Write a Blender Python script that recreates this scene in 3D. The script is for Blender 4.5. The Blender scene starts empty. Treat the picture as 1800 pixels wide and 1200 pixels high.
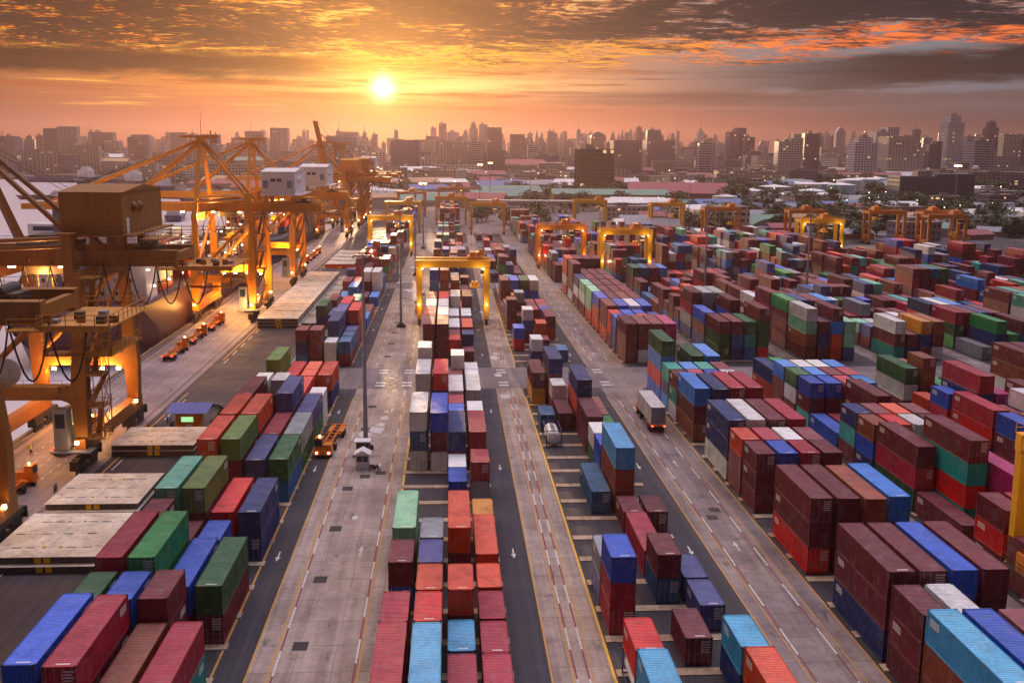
import bpy, math, random
from mathutils import Vector, Matrix
R = math.radians
scene = bpy.context.scene
C = scene.collection

# ------------------------------------------------------------------ camera
YAW, PITCH, ROLL, CAM_H = R(3.52), R(10.66), R(0.57), 45.5
cam = bpy.data.cameras.new("camera"); cam.lens = 36.0; cam.sensor_width = 36.0
cam.clip_start = 0.5; cam.clip_end = 60000
co = bpy.data.objects.new("camera", cam); C.objects.link(co)
_f = Vector((math.sin(YAW)*math.cos(PITCH), math.cos(YAW)*math.cos(PITCH), -math.sin(PITCH)))
_r = Vector((math.cos(YAW), -math.sin(YAW), 0)); _u = _r.cross(_f)
_r2 = _r*math.cos(ROLL) + _u*math.sin(ROLL); _u2 = -_r*math.sin(ROLL) + _u*math.cos(ROLL)
M = Matrix((_r2, _u2, -_f)).transposed().to_4x4(); M.translation = Vector((0, 0, CAM_H))
co.matrix_world = M; scene.camera = co
def project(x, y, z):
    d = Vector((x, y, z-CAM_H)); k = d.dot(_f)
    if k <= 1: return None
    return 900+1800*d.dot(_r2)/k, 600-1800*d.dot(_u2)/k, k

# ------------------------------------------------------------------ sky
SUN_AZ, SUN_EL = R(-3.6), R(3.15)
SD = Vector((math.sin(SUN_AZ)*math.cos(SUN_EL), math.cos(SUN_AZ)*math.cos(SUN_EL), math.sin(SUN_EL)))
world = bpy.data.worlds.new("World"); scene.world = world; world.use_nodes = True
nt = world.node_tree; nt.nodes.clear()
class NG:
    """tiny node-graph writer"""
    def __init__(s, tree): s.t = tree
    def n(s, typ, **kw):
        nd = s.t.nodes.new(typ)
        for k, v in kw.items(): setattr(nd, k, v)
        return nd
    def put(s, sock, v):
        if isinstance(v, bpy.types.NodeSocket): s.t.links.new(v, sock)
        elif v is not None:
            if hasattr(sock.default_value, '__len__') and not hasattr(v, '__len__'): v = (v,)*len(sock.default_value)
            if hasattr(v, '__len__') and hasattr(sock.default_value, '__len__') and len(v) == 3 and len(sock.default_value) == 4: v = tuple(v)+(1,)
            sock.default_value = v
    def m(s, op, a, b=None, c=None, clamp=False):
        nd = s.n('ShaderNodeMath', operation=op, use_clamp=clamp)
        for i, v in enumerate((a, b, c)):
            if v is not None: s.put(nd.inputs[i], v)
        return nd.outputs[0]
    def mix(s, f, a, b, mode='MIX'):
        nd = s.n('ShaderNodeMix', data_type='RGBA', blend_type=mode, clamp_factor=True)
        s.put(nd.inputs[0], f); s.put(nd.inputs[6], a); s.put(nd.inputs[7], b)
        return nd.outputs[2]
    def ramp(s, f, stops, interp='LINEAR'):
        nd = s.n('ShaderNodeValToRGB'); cr = nd.color_ramp; cr.interpolation = interp
        while len(cr.elements) < len(stops): cr.elements.new(0.5)
        for e, (p, c) in zip(cr.elements, stops):
            e.position = p; e.color = (c[0], c[1], c[2], 1) if hasattr(c, '__len__') else (c, c, c, 1)
        s.put(nd.inputs[0], f); return nd.outputs[0]
    def rng(s, v, a, b, c=0.0, d=1.0, smooth=True):
        nd = s.n('ShaderNodeMapRange'); nd.interpolation_type = 'SMOOTHSTEP' if smooth else 'LINEAR'
        for i, x in enumerate((v, a, b, c, d)): s.put(nd.inputs[i], x)
        return nd.outputs[0]
    def noise(s, vec, scale, detail=4, rough=0.55, dist=0.0):
        nd = s.n('ShaderNodeTexNoise'); s.put(nd.inputs['Vector'], vec)
        nd.inputs['Scale'].default_value = scale; nd.inputs['Detail'].default_value = detail
        nd.inputs['Roughness'].default_value = rough; nd.inputs['Distortion'].default_value = dist
        return nd.outputs[0]
    def xyz(s, v):
        nd = s.n('ShaderNodeSeparateXYZ'); s.put(nd.inputs[0], v); return nd.outputs
    def vec(s, x, y, z):
        nd = s.n('ShaderNodeCombineXYZ')
        for i, v in enumerate((x, y, z)): s.put(nd.inputs[i], v)
        return nd.outputs[0]
def srgb(h):
    h = h.lstrip('#'); o = []
    for i in (0, 2, 4):
        c = int(h[i:i+2], 16)/255; o.append(c/12.92 if c <= .04045 else ((c+.055)/1.055)**2.4)
    return tuple(o)

w = NG(nt)
tc = w.n('ShaderNodeTexCoord').outputs['Generated']
X, Y, Z = w.xyz(tc)
el = w.m('MULTIPLY', w.m('ARCSINE', Z), 180/math.pi)              # elevation in degrees
az = w.m('MULTIPLY', w.m('ARCTAN2', X, Y), 180/math.pi)           # azimuth in degrees, 0 = +Y
dot = w.n('ShaderNodeVectorMath', operation='DOT_PRODUCT'); w.put(dot.inputs[0], tc); dot.inputs[1].default_value = SD
ang = w.m('MULTIPLY', w.m('ARCCOSINE', w.m('MINIMUM', dot.outputs['Value'], 0.99999)), 180/math.pi)
daz = w.m('SUBTRACT', az, -3.6)
# clear air behind the clouds, warm towards the sun and dull mauve away from it
side = w.rng(daz, 0.0, 24.0)
left = w.rng(daz, -5.0, -26.0)
near = w.m('EXPONENT', w.m('MULTIPLY', w.m('POWER', w.m('ABSOLUTE', w.m('DIVIDE', ang, 9.0)), 1.5), -1.0))
lowc = w.mix(w.rng(daz, 2.0, 30.0), srgb('#b86442'), srgb('#5a3f40'))
lowc = w.mix(left, lowc, srgb('#7c4c44'))
midc = w.mix(side, srgb('#e68a30'), srgb('#74777f'))
midc = w.mix(left, midc, srgb('#84523a'))
base = w.mix(w.rng(el, 1.2, 4.2), lowc, midc)
# clouds: flat layers seen in perspective
zc = w.m('ADD', w.m('MAXIMUM', Z, 0.0), 0.03)
cu = w.vec(w.m('DIVIDE', X, zc), w.m('DIVIDE', Y, zc), 0.0)
wp = w.noise(cu, 0.9, 3, 0.5)
cw_ = w.n('ShaderNodeVectorMath', operation='ADD'); w.put(cw_.inputs[0], cu); w.put(cw_.inputs[1], w.vec(w.m('MULTIPLY', wp, 0.9), 0.0, 0.0))
n1 = w.noise(cw_.outputs[0], 1.25, 10, 0.68, 0.5)
n2 = w.noise(cw_.outputs[0], 5.2, 8, 0.70, 0.35)
n3 = w.noise(cw_.outputs[0], 13.0, 5, 0.65, 0.2)
big = w.noise(cu, 0.35, 3, 0.5)
t0 = w.m('ADD', w.m('MULTIPLY', n1, 0.48), w.m('ADD', w.m('MULTIPLY', n2, 0.38), w.m('ADD', w.m('MULTIPLY', n3, 0.22), w.m('MULTIPLY', big, 0.12))))
t0 = w.m('ADD', t0, w.m('MULTIPLY', w.rng(el, 4.0, 8.2), 0.04))
t = w.m('DIVIDE', w.m('SUBTRACT', t0, 0.525), 0.13, clamp=True)
sft = w.n('ShaderNodeVectorMath', operation='ADD'); w.put(sft.inputs[0], cw_.outputs[0]); sft.inputs[1].default_value = (-0.02, 0.30, 0.0)
s1 = w.noise(sft.outputs[0], 1.25, 10, 0.68, 0.5); s2 = w.noise(sft.outputs[0], 5.2, 8, 0.70, 0.35)
dlt = w.m('ADD', w.m('SUBTRACT', s1, n1), w.m('MULTIPLY', w.m('SUBTRACT', s2, n2), 0.6))
t = w.m('ADD', t, w.m('MULTIPLY', dlt, 1.1), clamp=True)
pl = w.ramp(t, [(0.0, srgb('#ffcf52')), (0.27, srgb('#f8941c')), (0.38, srgb('#a8481a')), (0.50, srgb('#4a241a')), (0.85, srgb('#35211f'))])
pc = w.ramp(t, [(0.0, srgb('#ffd27a')), (0.28, srgb('#f0a040')), (0.42, srgb('#b05e30')), (0.58, srgb('#5f4038')), (0.85, srgb('#342a2e'))])
pr = w.ramp(t, [(0.0, srgb('#8a8e92')), (0.24, srgb('#7f8187')), (0.33, srgb('#a86f5a')), (0.46, srgb('#5a4446')), (0.64, srgb('#2f2930')), (0.9, srgb('#201e27'))])
cc = w.mix(w.rng(daz, -12.0, -3.0), pl, pc); cc = w.mix(w.rng(daz, 4.0, 19.0), cc, pr)
low_edge = w.m('ADD', el, w.m('MULTIPLY', w.m('SUBTRACT', n1, 0.5), 5.0))
cover = w.rng(low_edge, w.rng(daz, -10, 30, 3.4, 4.9, False), w.rng(daz, -10, 30, 4.4, 6.0, False))
sky = w.mix(cover, base, cc)
# sunlit undersides: a ragged orange fringe along the lower edge of the deck
fringe = w.m('MULTIPLY', w.rng(low_edge, w.rng(daz, -10, 30, 3.5, 4.9, False), w.rng(daz, -10, 30, 4.1, 5.5, False)), w.rng(low_edge, w.rng(daz, -10, 30, 5.2, 6.4, False), w.rng(daz, -10, 30, 4.3, 5.8, False)))
fringe = w.m('MULTIPLY', fringe, w.rng(n2, 0.42, 0.58))
sky = w.mix(w.m('MULTIPLY', fringe, w.rng(daz, -14, -4, 0.3, 0.95)), sky, w.mix(w.rng(daz, 4, 24), srgb('#ffb83c'), srgb('#ff7a35')))
flk = w.m('MULTIPLY', w.rng(n2, 0.56, 0.68), w.rng(daz, 9.0, -8.0)); flk = w.m('MULTIPLY', flk, w.rng(el, 3.6, 4.6))
sky = w.mix(w.m('MULTIPLY', flk, 0.65), sky, srgb('#ffb024'))
# long dark banks low over the horizon
sv = w.vec(w.m('MULTIPLY', az, 0.16), w.m('MULTIPLY', el, 0.9), 3.7)
sn = w.noise(sv, 1.0, 8, 0.62, 0.3)
sf = w.noise(w.vec(w.m('MULTIPLY', az, 0.10), w.m('MULTIPLY', el, 2.6), 9.1), 1.0, 7, 0.62, 0.2)
def bank(c_el, half, a0, a1, b0, b1, tilt=0.0, rag=2.0):
    e2 = w.m('SUBTRACT', w.m('SUBTRACT', el, c_el), w.m('MULTIPLY', az, tilt))
    prof = w.m('SUBTRACT', 1.0, w.m('ABSOLUTE', w.m('DIVIDE', e2, half)))
    k = w.rng(w.m('ADD', prof, w.m('MULTIPLY', w.m('SUBTRACT', sn, 0.5), rag)), 0.0, 0.55)
    return w.m('MULTIPLY', k, w.m('MULTIPLY', w.rng(az, a0, a1), w.rng(az, b1, b0)))
streak = w.m('MULTIPLY', w.rng(sf, 0.50, 0.64), w.m('MULTIPLY', w.rng(el, 1.2, 2.4), w.rng(el, 5.2, 3.8)))
sky = w.mix(w.m('MULTIPLY', streak, 0.8), sky, w.mix(side, srgb('#a05228'), srgb('#5d4a4c')))
gap = w.m('MULTIPLY', w.rng(sf, 0.44, 0.34), w.m('MULTIPLY', w.rng(el, 1.4, 2.4), w.m('MULTIPLY', w.rng(el, 4.4, 3.4), w.rng(daz, 10.0, -2.0))))
sky = w.mix(w.m('MULTIPLY', gap, 0.8), sky, srgb('#ffb648'))
sky = w.mix(w.m('MULTIPLY', bank(4.15, 0.85, -60, -34, -8.5, -4.5, -0.004), 0.95), sky, srgb('#280f0a'))
sky = w.mix(w.m('MULTIPLY', bank(3.3, 1.15, 9, 25, 60, 80, 0.034, 1.6), 0.96), sky, srgb('#1d161b'))
sky = w.mix(w.m('MULTIPLY', bank(2.75, 0.45, 2, 9, 60, 80, 0.0), 0.6), sky, srgb('#5d4441'))
# sun glow in the air
g1 = w.m('EXPONENT', w.m('MULTIPLY', w.m('POWER', w.m('DIVIDE', ang, 2.6), 0.8), -1.0))
g2 = w.m('EXPONENT', w.m('MULTIPLY', w.m('POWER', ang, 2.0), -3.4))
gl = w.n('ShaderNodeVectorMath', operation='SCALE'); gl.inputs[0].default_value = (1.0, 0.40, 0.06); w.put(gl.inputs['Scale'], w.m('MULTIPLY', g1, 1.6))
be = w.m('ADD', w.m('POWER', w.m('DIVIDE', w.m('SUBTRACT', daz, 2.5), 7.5), 2), w.m('POWER', w.m('DIVIDE', w.m('SUBTRACT', el, 3.3), 0.55), 2))
gb = w.n('ShaderNodeVectorMath', operation='SCALE'); gb.inputs[0].default_value = (0.75, 0.50, 0.20); w.put(gb.inputs['Scale'], w.m('MULTIPLY', w.m('EXPONENT', w.m('MULTIPLY', be, -1.0)), w.rng(sf, 0.62, 0.45)))
g3 = w.n('ShaderNodeVectorMath', operation='SCALE'); g3.inputs[0].default_value = (2.6, 2.1, 1.3); w.put(g3.inputs['Scale'], g2)
a1 = w.n('ShaderNodeVectorMath', operation='ADD'); ab = w.n('ShaderNodeVectorMath', operation='ADD'); w.put(ab.inputs[0], sky); w.put(ab.inputs[1], gb.outputs[0]); w.put(a1.inputs[0], ab.outputs[0]); w.put(a1.inputs[1], gl.outputs[0])
a2 = w.n('ShaderNodeVectorMath', operation='ADD'); w.put(a2.inputs[0], a1.outputs[0]); w.put(a2.inputs[1], g3.outputs[0])
# unseen sky: set bright overhead to light the tops, dark behind the camera
opens = w.rng(el, 20.0, 54.0)
over = w.mix(w.rng(X, -0.5, 0.6), (3.1, 2.55, 2.5), (2.3, 2.3, 2.95))
over = w.mix(w.rng(Y, 0.30, -0.40), over, (0.12, 0.12, 0.20))
over = w.mix(w.m('MULTIPLY', w.rng(Y, 0.30, 0.85), w.rng(az, 50.0, -5.0)), over, (2.8, 1.8, 1.5))
over = w.mix(w.m('MULTIPLY', w.rng(w.noise(tc, 2.2, 5), 0.45, 0.65), 0.22), over, (0.75, 0.68, 0.80))
full = w.mix(opens, a2.outputs[0], over)
nis = w.n('ShaderNodeTexSky', sky_type='NISHITA', sun_disc=False, sun_elevation=SUN_EL, sun_rotation=SUN_AZ, air_density=1.5, dust_density=1.0)
bg1 = w.n('ShaderNodeBackground'); w.put(bg1.inputs[0], full); bg1.inputs[1].default_value = 1.0
bg2 = w.n('ShaderNodeBackground'); w.put(bg2.inputs[0], nis.outputs[0]); bg2.inputs[1].default_value = 0.003
ad = w.n('ShaderNodeAddShader'); nt.links.new(bg1.outputs[0], ad.inputs[0]); nt.links.new(bg2.outputs[0], ad.inputs[1])
nt.links.new(ad.outputs[0], w.n('ShaderNodeOutputWorld').inputs[0])
world.cycles.sampling_method = 'MANUAL'; world.cycles.sample_map_resolution = 1024

sun = bpy.data.lights.new("sun", 'SUN'); sun.energy = 2.8; sun.angle = R(0.6); sun.color = (1.0, 0.62, 0.32)
so = bpy.data.objects.new("sun", sun); C.objects.link(so)
so.rotation_euler = SD.to_track_quat('Z', 'Y').to_euler()
vs = scene.view_settings; vs.view_transform = 'Standard'; vs.look = 'None'; vs.exposure = 0.15; vs.gamma = 1.0
scene.cycles.max_bounces = 6; scene.cycles.diffuse_bounces = 3; scene.cycles.volume_bounces = 0
scene.cycles.use_denoising = True; scene.cycles.sample_clamp_indirect = 4.0

# ------------------------------------------------------------------ helpers
def mat(name, col, rough=0.6, metal=0.0, emit=None, es=1.0, fn=None):
    m = bpy.data.materials.new(name); m.use_nodes = True
    g = NG(m.node_tree); b = m.node_tree.nodes['Principled BSDF']
    c = srgb(col) if isinstance(col, str) else col
    b.inputs['Base Color'].default_value = (*c, 1); b.inputs['Roughness'].default_value = rough
    b.inputs['Metallic'].default_value = metal
    if emit: b.inputs['Emission Color'].default_value = (*emit, 1); b.inputs['Emission Strength'].default_value = es
    if fn: fn(g, b, c)
    return m
def pos(g): return g.n('ShaderNodeNewGeometry').outputs['Position']
def objc(g): return g.n('ShaderNodeTexCoord').outputs['Object']
def weather(amount=0.35, scale=0.6, dark=0.45, spots=0.0, rust=0.0):
    """paint that has been outside: broad fading, drips and rust specks"""
    def fn(g, b, c):
        p = objc(g)
        n = g.noise(p, scale, 6, 0.6)
        x, y, z = g.xyz(p)
        st = g.noise(g.vec(g.m('MULTIPLY', x, 3.0), g.m('MULTIPLY', y, 3.0), g.m('MULTIPLY', z, 0.35)), 1.2, 5, 0.6)
        f = g.m('MULTIPLY', g.rng(g.m('ADD', g.m('MULTIPLY', n, .5), g.m('MULTIPLY', st, .5)), 0.42, 0.66), amount)
        col = g.mix(f, c, tuple(v*dark for v in c))
        if rust: col = g.mix(g.m('MULTIPLY', g.rng(g.noise(p, 3.0, 7, .7), 0.60, 0.70), rust), col, (0.13, 0.05, 0.02))
        g.put(b.inputs['Base Color'], col)
    return fn
class MB:
    def __init__(s): s.v = []; s.f = []; s.mi = []; s.c = None
    def add(s, vs, fs, mi=0):
        o = len(s.v); s.v += [tuple(v) for v in vs]; s.f += [tuple(i+o for i in f) for f in fs]; s.mi += [mi]*len(fs); return s
    def box(s, x0, x1, y0, y1, z0, z1, mi=0):
        return s.add([(x0,y0,z0),(x1,y0,z0),(x1,y1,z0),(x0,y1,z0),(x0,y0,z1),(x1,y0,z1),(x1,y1,z1),(x0,y1,z1)],
                     [(0,3,2,1),(4,5,6,7),(0,1,5,4),(1,2,6,5),(2,3,7,6),(3,0,4,7)], mi)
    def hexa(s, b, t, mi=0):   # four bottom, four top corners, both anticlockwise from above
        return s.add(list(b)+list(t), [(0,3,2,1),(4,5,6,7),(0,1,5,4),(1,2,6,5),(2,3,7,6),(3,0,4,7)], mi)
    def beam(s, p, q, w_, h, mi=0, w2=None, h2=None):
        p = Vector(p); q = Vector(q); d = (q-p).normalized()
        a = d.cross(Vector((0,0,1)))
        a = Vector((1,0,0)) if a.length < 1e-4 else a.normalized()
        c = a.cross(d).normalized(); w2 = w2 or w_; h2 = h2 or h
        vs = []
        for o, ww, hh in ((p, w_, h), (q, w2, h2)):
            for i, j in ((-1,-1),(1,-1),(1,1),(-1,1)): vs.append(o + a*(i*ww/2) + c*(j*hh/2))
        return s.add(vs, [(0,1,2,3),(7,6,5,4),(0,4,5,1),(1,5,6,2),(2,6,7,3),(3,7,4,0)], mi)
    def tube(s, p, q, r, n=8, r2=None, mi=0, cap=True):
        p = Vector(p); q = Vector(q); d = (q-p).normalized(); r2 = r if r2 is None else r2
        a = d.orthogonal().normalized(); c = d.cross(a)
        vs = []
        for o, rr in ((p, r), (q, r2)):
            for i in range(n):
                t = 2*math.pi*i/n; vs.append(o + a*(rr*math.cos(t)) + c*(rr*math.sin(t)))
        fs = [(i, (i+1)%n, n+(i+1)%n, n+i) for i in range(n)]
        if cap: fs += [tuple(range(n-1, -1, -1)), tuple(range(n, 2*n))]
        return s.add(vs, fs, mi)
    def path(s, pts, r, n=5, mi=0):
        for a, b in zip(pts, pts[1:]): s.tube(a, b, r, n, mi=mi, cap=False)
        return s
    def quad(s, pts, mi=0): return s.add(pts, [tuple(range(len(pts)))], mi)
    def sheet(s, x0, x1, y0, y1, z, mi=0): return s.quad([(x0,y0,z),(x1,y0,z),(x1,y1,z),(x0,y1,z)], mi)
    def ball(s, c, rx, ry, rz, nu=8, nv=6, mi=0):
        vs = [(c[0], c[1], c[2]-rz)]
        for j in range(1, nv):
            ph = -math.pi/2 + math.pi*j/nv
            for i in range(nu):
                t = 2*math.pi*i/nu; vs.append((c[0]+rx*math.cos(ph)*math.cos(t), c[1]+ry*math.cos(ph)*math.sin(t), c[2]+rz*math.sin(ph)))
        vs.append((c[0], c[1], c[2]+rz)); L = len(vs)-1
        fs = [(0, 1+(i+1)%nu, 1+i) for i in range(nu)]
        for j in range(nv-2):
            for i in range(nu):
                a = 1+j*nu+i; b = 1+j*nu+(i+1)%nu; fs.append((a, b, b+nu, a+nu))
        fs += [(L, L-nu+i, L-nu+(i+1)%nu) for i in range(nu)]
        return s.add(vs, fs, mi)
    def mesh(s, name, mats):
        me = bpy.data.meshes.new(name); me.from_pydata(s.v, [], s.f)
        for m in (mats if isinstance(mats, (list, tuple)) else [mats]): me.materials.append(m)
        if any(s.mi): me.polygons.foreach_set('material_index', s.mi)
        me.update(); return me
    def build(s, name, mats, parent=None, **props):
        o = bpy.data.objects.new(name, s.mesh(name, mats)); C.objects.link(o)
        if parent: o.parent = parent
        for k, v in props.items(): o[k] = v
        return o
def thing(name, label, cat, loc=(0,0,0), rz=0, group=None):
    o = bpy.data.objects.new(name, None); C.objects.link(o); o.empty_display_size = 0.5
    o.location = loc; o.rotation_euler = (0, 0, rz); o['label'] = label; o['category'] = cat
    if group: o['group'] = group
    return o
def tagged(o, label, cat, group=None):
    o['label'] = label; o['category'] = cat
    if group: o['group'] = group
    return o
KIDS = {}
def copy_thing(root, loc, rz, label, group=None, keep=True):
    if root.name not in KIDS:
        KIDS[root.name] = [(c, [g for g in c.children]) for c in root.children]
    r = root.copy(); C.objects.link(r); r.location = loc; r.rotation_euler = (0, 0, rz); r['label'] = label
    if group: r['group'] = group
    for ch, gs in KIDS[root.name]:
        c = ch.copy(); C.objects.link(c); c.parent = r
        for g in gs:
            d = g.copy(); C.objects.link(d); d.parent = c
    return r
def structure(mb, name, mats): o = mb.build(name, mats); o['kind'] = 'structure'; return o
def sh(x, y):
    """the lanes on the right run a hair off parallel"""
    if x < 12 or y < 84: return 0.0
    if x < 54: return -0.0095*(x/39)*(y-84)
    return -0.009*(x/60)*max(0.0, y-160)
ORD = ['', 'first', 'second', 'third', 'fourth', 'fifth', 'sixth', 'seventh', 'eighth', 'ninth', 'tenth', 'eleventh', 'twelfth', 'thirteenth', 'fourteenth', 'fifteenth', 'sixteenth', 'seventeenth', 'eighteenth', 'nineteenth', 'twentieth', 'twenty-first', 'twenty-second', 'twenty-third', 'twenty-fourth', 'twenty-fifth', 'twenty-sixth', 'twenty-seventh', 'twenty-eighth', 'twenty-ninth', 'thirtieth']

# ------------------------------------------------------------------ ground, water, yard surfaces
def concrete(c1, c2, wet=0.0):
    def fn(g, b, c):
        p = pos(g)
        n = g.noise(p, 0.09, 8, 0.65); s = g.noise(p, 0.9, 8, 0.7)
        x, y, z = g.xyz(p)
        tyre = g.noise(g.vec(g.m('MULTIPLY', x, 0.8), g.m('MULTIPLY', y, 0.02), 0.0), 1.0, 6, 0.7)
        f = g.rng(g.m('ADD', g.m('MULTIPLY', n, 0.45), g.m('ADD', g.m('MULTIPLY', s, 0.3), g.m('MULTIPLY', tyre, 0.35))), 0.42, 0.68)
        col = g.mix(f, srgb(c1), srgb(c2))
        st = g.m('MULTIPLY', g.rng(g.noise(p, 0.33, 5, 0.75), 0.60, 0.70), 0.5)
        col = g.mix(st, col, tuple(v*0.4 for v in srgb(c1)))
        jy = g.m('LESS_THAN', g.m('FRACT', g.m('DIVIDE', y, 4.95)), 0.016)
        jx = g.m('LESS_THAN', g.m('FRACT', g.m('DIVIDE', x, 3.5)), 0.014)
        crk = g.n('ShaderNodeTexVoronoi', feature='DISTANCE_TO_EDGE'); crk.inputs['Scale'].default_value = 0.16; wv = g.n('ShaderNodeVectorMath', operation='ADD'); g.put(wv.inputs[0], p); g.put(wv.inputs[1], g.vec(g.m('MULTIPLY', s, 2.0), g.m('MULTIPLY', n, 2.0), 0.0)); g.put(crk.inputs['Vector'], wv.outputs[0])
        ck = g.m('MULTIPLY', g.m('LESS_THAN', crk.outputs['Distance'], 0.006), g.rng(n, 0.5, 0.6))
        patch = g.n('ShaderNodeTexWhiteNoise', noise_dimensions='2D'); g.put(patch.inputs['Vector'], g.vec(g.m('FLOOR', g.m('DIVIDE', x, 3.5)), g.m('FLOOR', g.m('DIVIDE', y, 4.95)), 0.0))
        col = g.mix(g.m('MULTIPLY', patch.outputs[0], 0.22), col, tuple(v*0.6 for v in srgb(c1)))
        oil = g.m('MULTIPLY', g.rng(g.noise(g.vec(x, g.m('MULTIPLY', y, 0.35), 4.0), 0.5, 4, 0.6), 0.62, 0.72), 0.6)
        col = g.mix(oil, col, (0.035, 0.03, 0.03))
        col = g.mix(g.m('MULTIPLY', g.m('MAXIMUM', ck, g.m('MAXIMUM', jy, jx)), 0.6), col, (0.03, 0.025, 0.025))
        g.put(b.inputs['Base Color'], col)
        g.put(b.inputs['Roughness'], g.rng(s, 0.35, 0.7, 0.62-wet, 0.90-wet)); b.inputs['Specular IOR Level'].default_value = 0.25
        bp = g.n('ShaderNodeBump'); bp.inputs['Strength'].default_value = 0.25; bp.inputs['Distance'].default_value = 0.05
        g.put(bp.inputs['Height'], s); g.put(b.inputs['Normal'], bp.outputs[0])
    return fn
def asphalt(c1, c2):
    def fn(g, b, c):
        p = pos(g); n = g.noise(p, 0.12, 7, 0.65); s = g.noise(p, 2.5, 6, 0.75)
        x, y, z = g.xyz(p)
        tyre = g.noise(g.vec(g.m('MULTIPLY', x, 1.3), g.m('MULTIPLY', y, 0.015), 2.0), 1.0, 4, 0.6)
        f = g.rng(g.m('ADD', g.m('MULTIPLY', n, .4), g.m('ADD', g.m('MULTIPLY', s, .25), g.m('MULTIPLY', tyre, .35))), 0.4, 0.66)
        g.put(b.inputs['Base Color'], g.mix(f, srgb(c1), srgb(c2)))
        g.put(b.inputs['Roughness'], g.rng(n, 0.35, 0.65, 0.55, 0.85)); b.inputs['Specular IOR Level'].default_value = 0.3
    return fn
M_land = mat('land', '#4a4442', 0.9, fn=asphalt('#3a3536', '#5c5450'))
M_yard = mat('yard asphalt', '#333036', 0.8, fn=asphalt('#29262b', '#47414a'))
M_lane = mat('dark lane asphalt', '#2f2e38', 0.7, fn=asphalt('#2b2a33', '#45424f'))
M_conc = mat('lane concrete', '#7d716c', 0.6, fn=concrete('#796962', '#b4a299', 0.05))
M_hwy = mat('truck road concrete', '#6b6062', 0.6, fn=concrete('#62565a', '#9a8c8b', 0.05))
M_quay = mat('quay concrete', '#6f6468', 0.55, fn=concrete('#6b5d62', '#988a8e', 0.1))
M_aisle = mat('aisle concrete', '#84787a', 0.6, fn=concrete('#5f5458', '#857a7d', 0.08))
M_beam = mat('concrete beam', '#8d7f74', 0.8, fn=concrete('#8f7258', '#c2ac98'))
def paint_fn(g, b, c):
    n = g.noise(pos(g), 1.7, 6, 0.75)
    g.put(b.inputs['Base Color'], g.mix(g.m('MULTIPLY', g.rng(n, 0.50, 0.62), 0.7), c, tuple(v*0.45+0.03 for v in c)))
P_white = mat('white road paint', '#c2bdbb', 0.6, fn=paint_fn)
P_yellow = mat('yellow road paint', '#b9852f', 0.6, fn=paint_fn)
P_bright = mat('bright yellow paint', '#dba516', 0.6, fn=paint_fn)
P_red = mat('red road paint', '#7d2632', 0.6, fn=paint_fn)
M_hole = mat('grating', '#201c20', 0.7)

land = MB()
edge = [(-67.6,-300),(-67.6,760),(-150,860),(-303,1130),(-543,1440),(-900,1540),(-1500,1570),(-3000,1900),(-14000,5000),(-14000,16000),(14000,16000),(14000,-300)]
land.quad([(x,y,0) for x,y in edge])
land.f[0] = tuple(reversed(land.f[0]))
for (x0,y0),(x1,y1) in zip(edge[:9], edge[1:9]): land.quad([(x0,y0,0),(x1,y1,0),(x1,y1,-6),(x0,y0,-6)])
structure(land, 'ground', M_land)
def water_fn(g, b, c):
    p = pos(g); x, y, z = g.xyz(p)
    q = g.vec(g.m('MULTIPLY', x, 0.4), y, z)
    n = g.noise(q, 0.35, 6, 0.6); n2 = g.noise(q, 0.03, 3)
    bp = g.n('ShaderNodeBump'); bp.inputs['Strength'].default_value = 0.55; bp.inputs['Distance'].default_value = 0.5
    g.put(bp.inputs['Height'], g.m('ADD', n, n2)); g.put(b.inputs['Normal'], bp.outputs[0])
    b.inputs['Specular IOR Level'].default_value = 0.4
M_water = mat('river water', '#c4bcc4', 0.35, fn=water_fn)
wt = MB(); wt.sheet(-14000, -60, -400, 6000, -2.6)
structure(wt, 'river', M_water)

def strip(mb, x0, x1, y0, y1, z, step=40, mi=0):
    y = y0
    while y < y1-1e-6:
        e = min(y1, y+step)
        mb.quad([(x0+sh(x0,y),y,z),(x1+sh(x1,y),y,z),(x1+sh(x1,e),e,z),(x0+sh(x0,e),e,z)], mi); y = e
YEND = 700
BLK = {  # name: (first column x, columns, y from, y to, spoken name)
 'A': (-32.25, 4, 50, 740, 'leftmost block'), 'B': (-6.15, 4, 50, 740, 'centre block'), 'C': (15.1, 4, 50, 560, 'block left of truck road'),
 'D': (39.1, 4, 50, 600, 'block right of truck road'), 'E': (59.45, 4, 60, 560, 'second block right of truck road'), 'F': (79.0, 4, 90, 545, 'third block right of truck road'),
 'G': (99.4, 4, 130, 535, 'fourth block right of truck road'), 'H': (119.8, 4, 160, 520, 'fifth block right of truck road'), 'I': (140.2, 4, 190, 470, 'sixth block right of truck road'),
 'J': (160.6, 4, 220, 450, 'seventh block right of truck road'), 'K': (181.0, 4, 240, 440, 'eighth block right of truck road'), 'L': (201.4, 4, 260, 430, 'rightmost block'),
}
yard = MB(); yard.sheet(-67.0, 300, -60, YEND+60, 0.004); structure(yard, 'yard_pavement', M_yard)
q = MB(); q.sheet(-66.9, -50.2, -60, 750, 0.008); structure(q, 'quay_pavement', M_quay)
ln = MB()
for x0, x1 in ((-17.8,-6.3),(8.8,14.3)): strip(ln, x0, x1, 40, 1000, 0.008)
structure(ln, 'lane_pavement', M_conc)
hw = MB(); strip(hw, 30.1, 38.4, 40, 700, 0.008)
for b in 'EFGHIJK': strip(hw, BLK[b][0]-5.0, BLK[b][0]-1.0, 60, 520, 0.008)
structure(hw, 'truck_road', M_hwy)
ai = MB()
for y0, y1 in ((192.5,211.5),(336,350),(480,500)): ai.sheet(-33, 260, y0, y1, 0.016)
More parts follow.
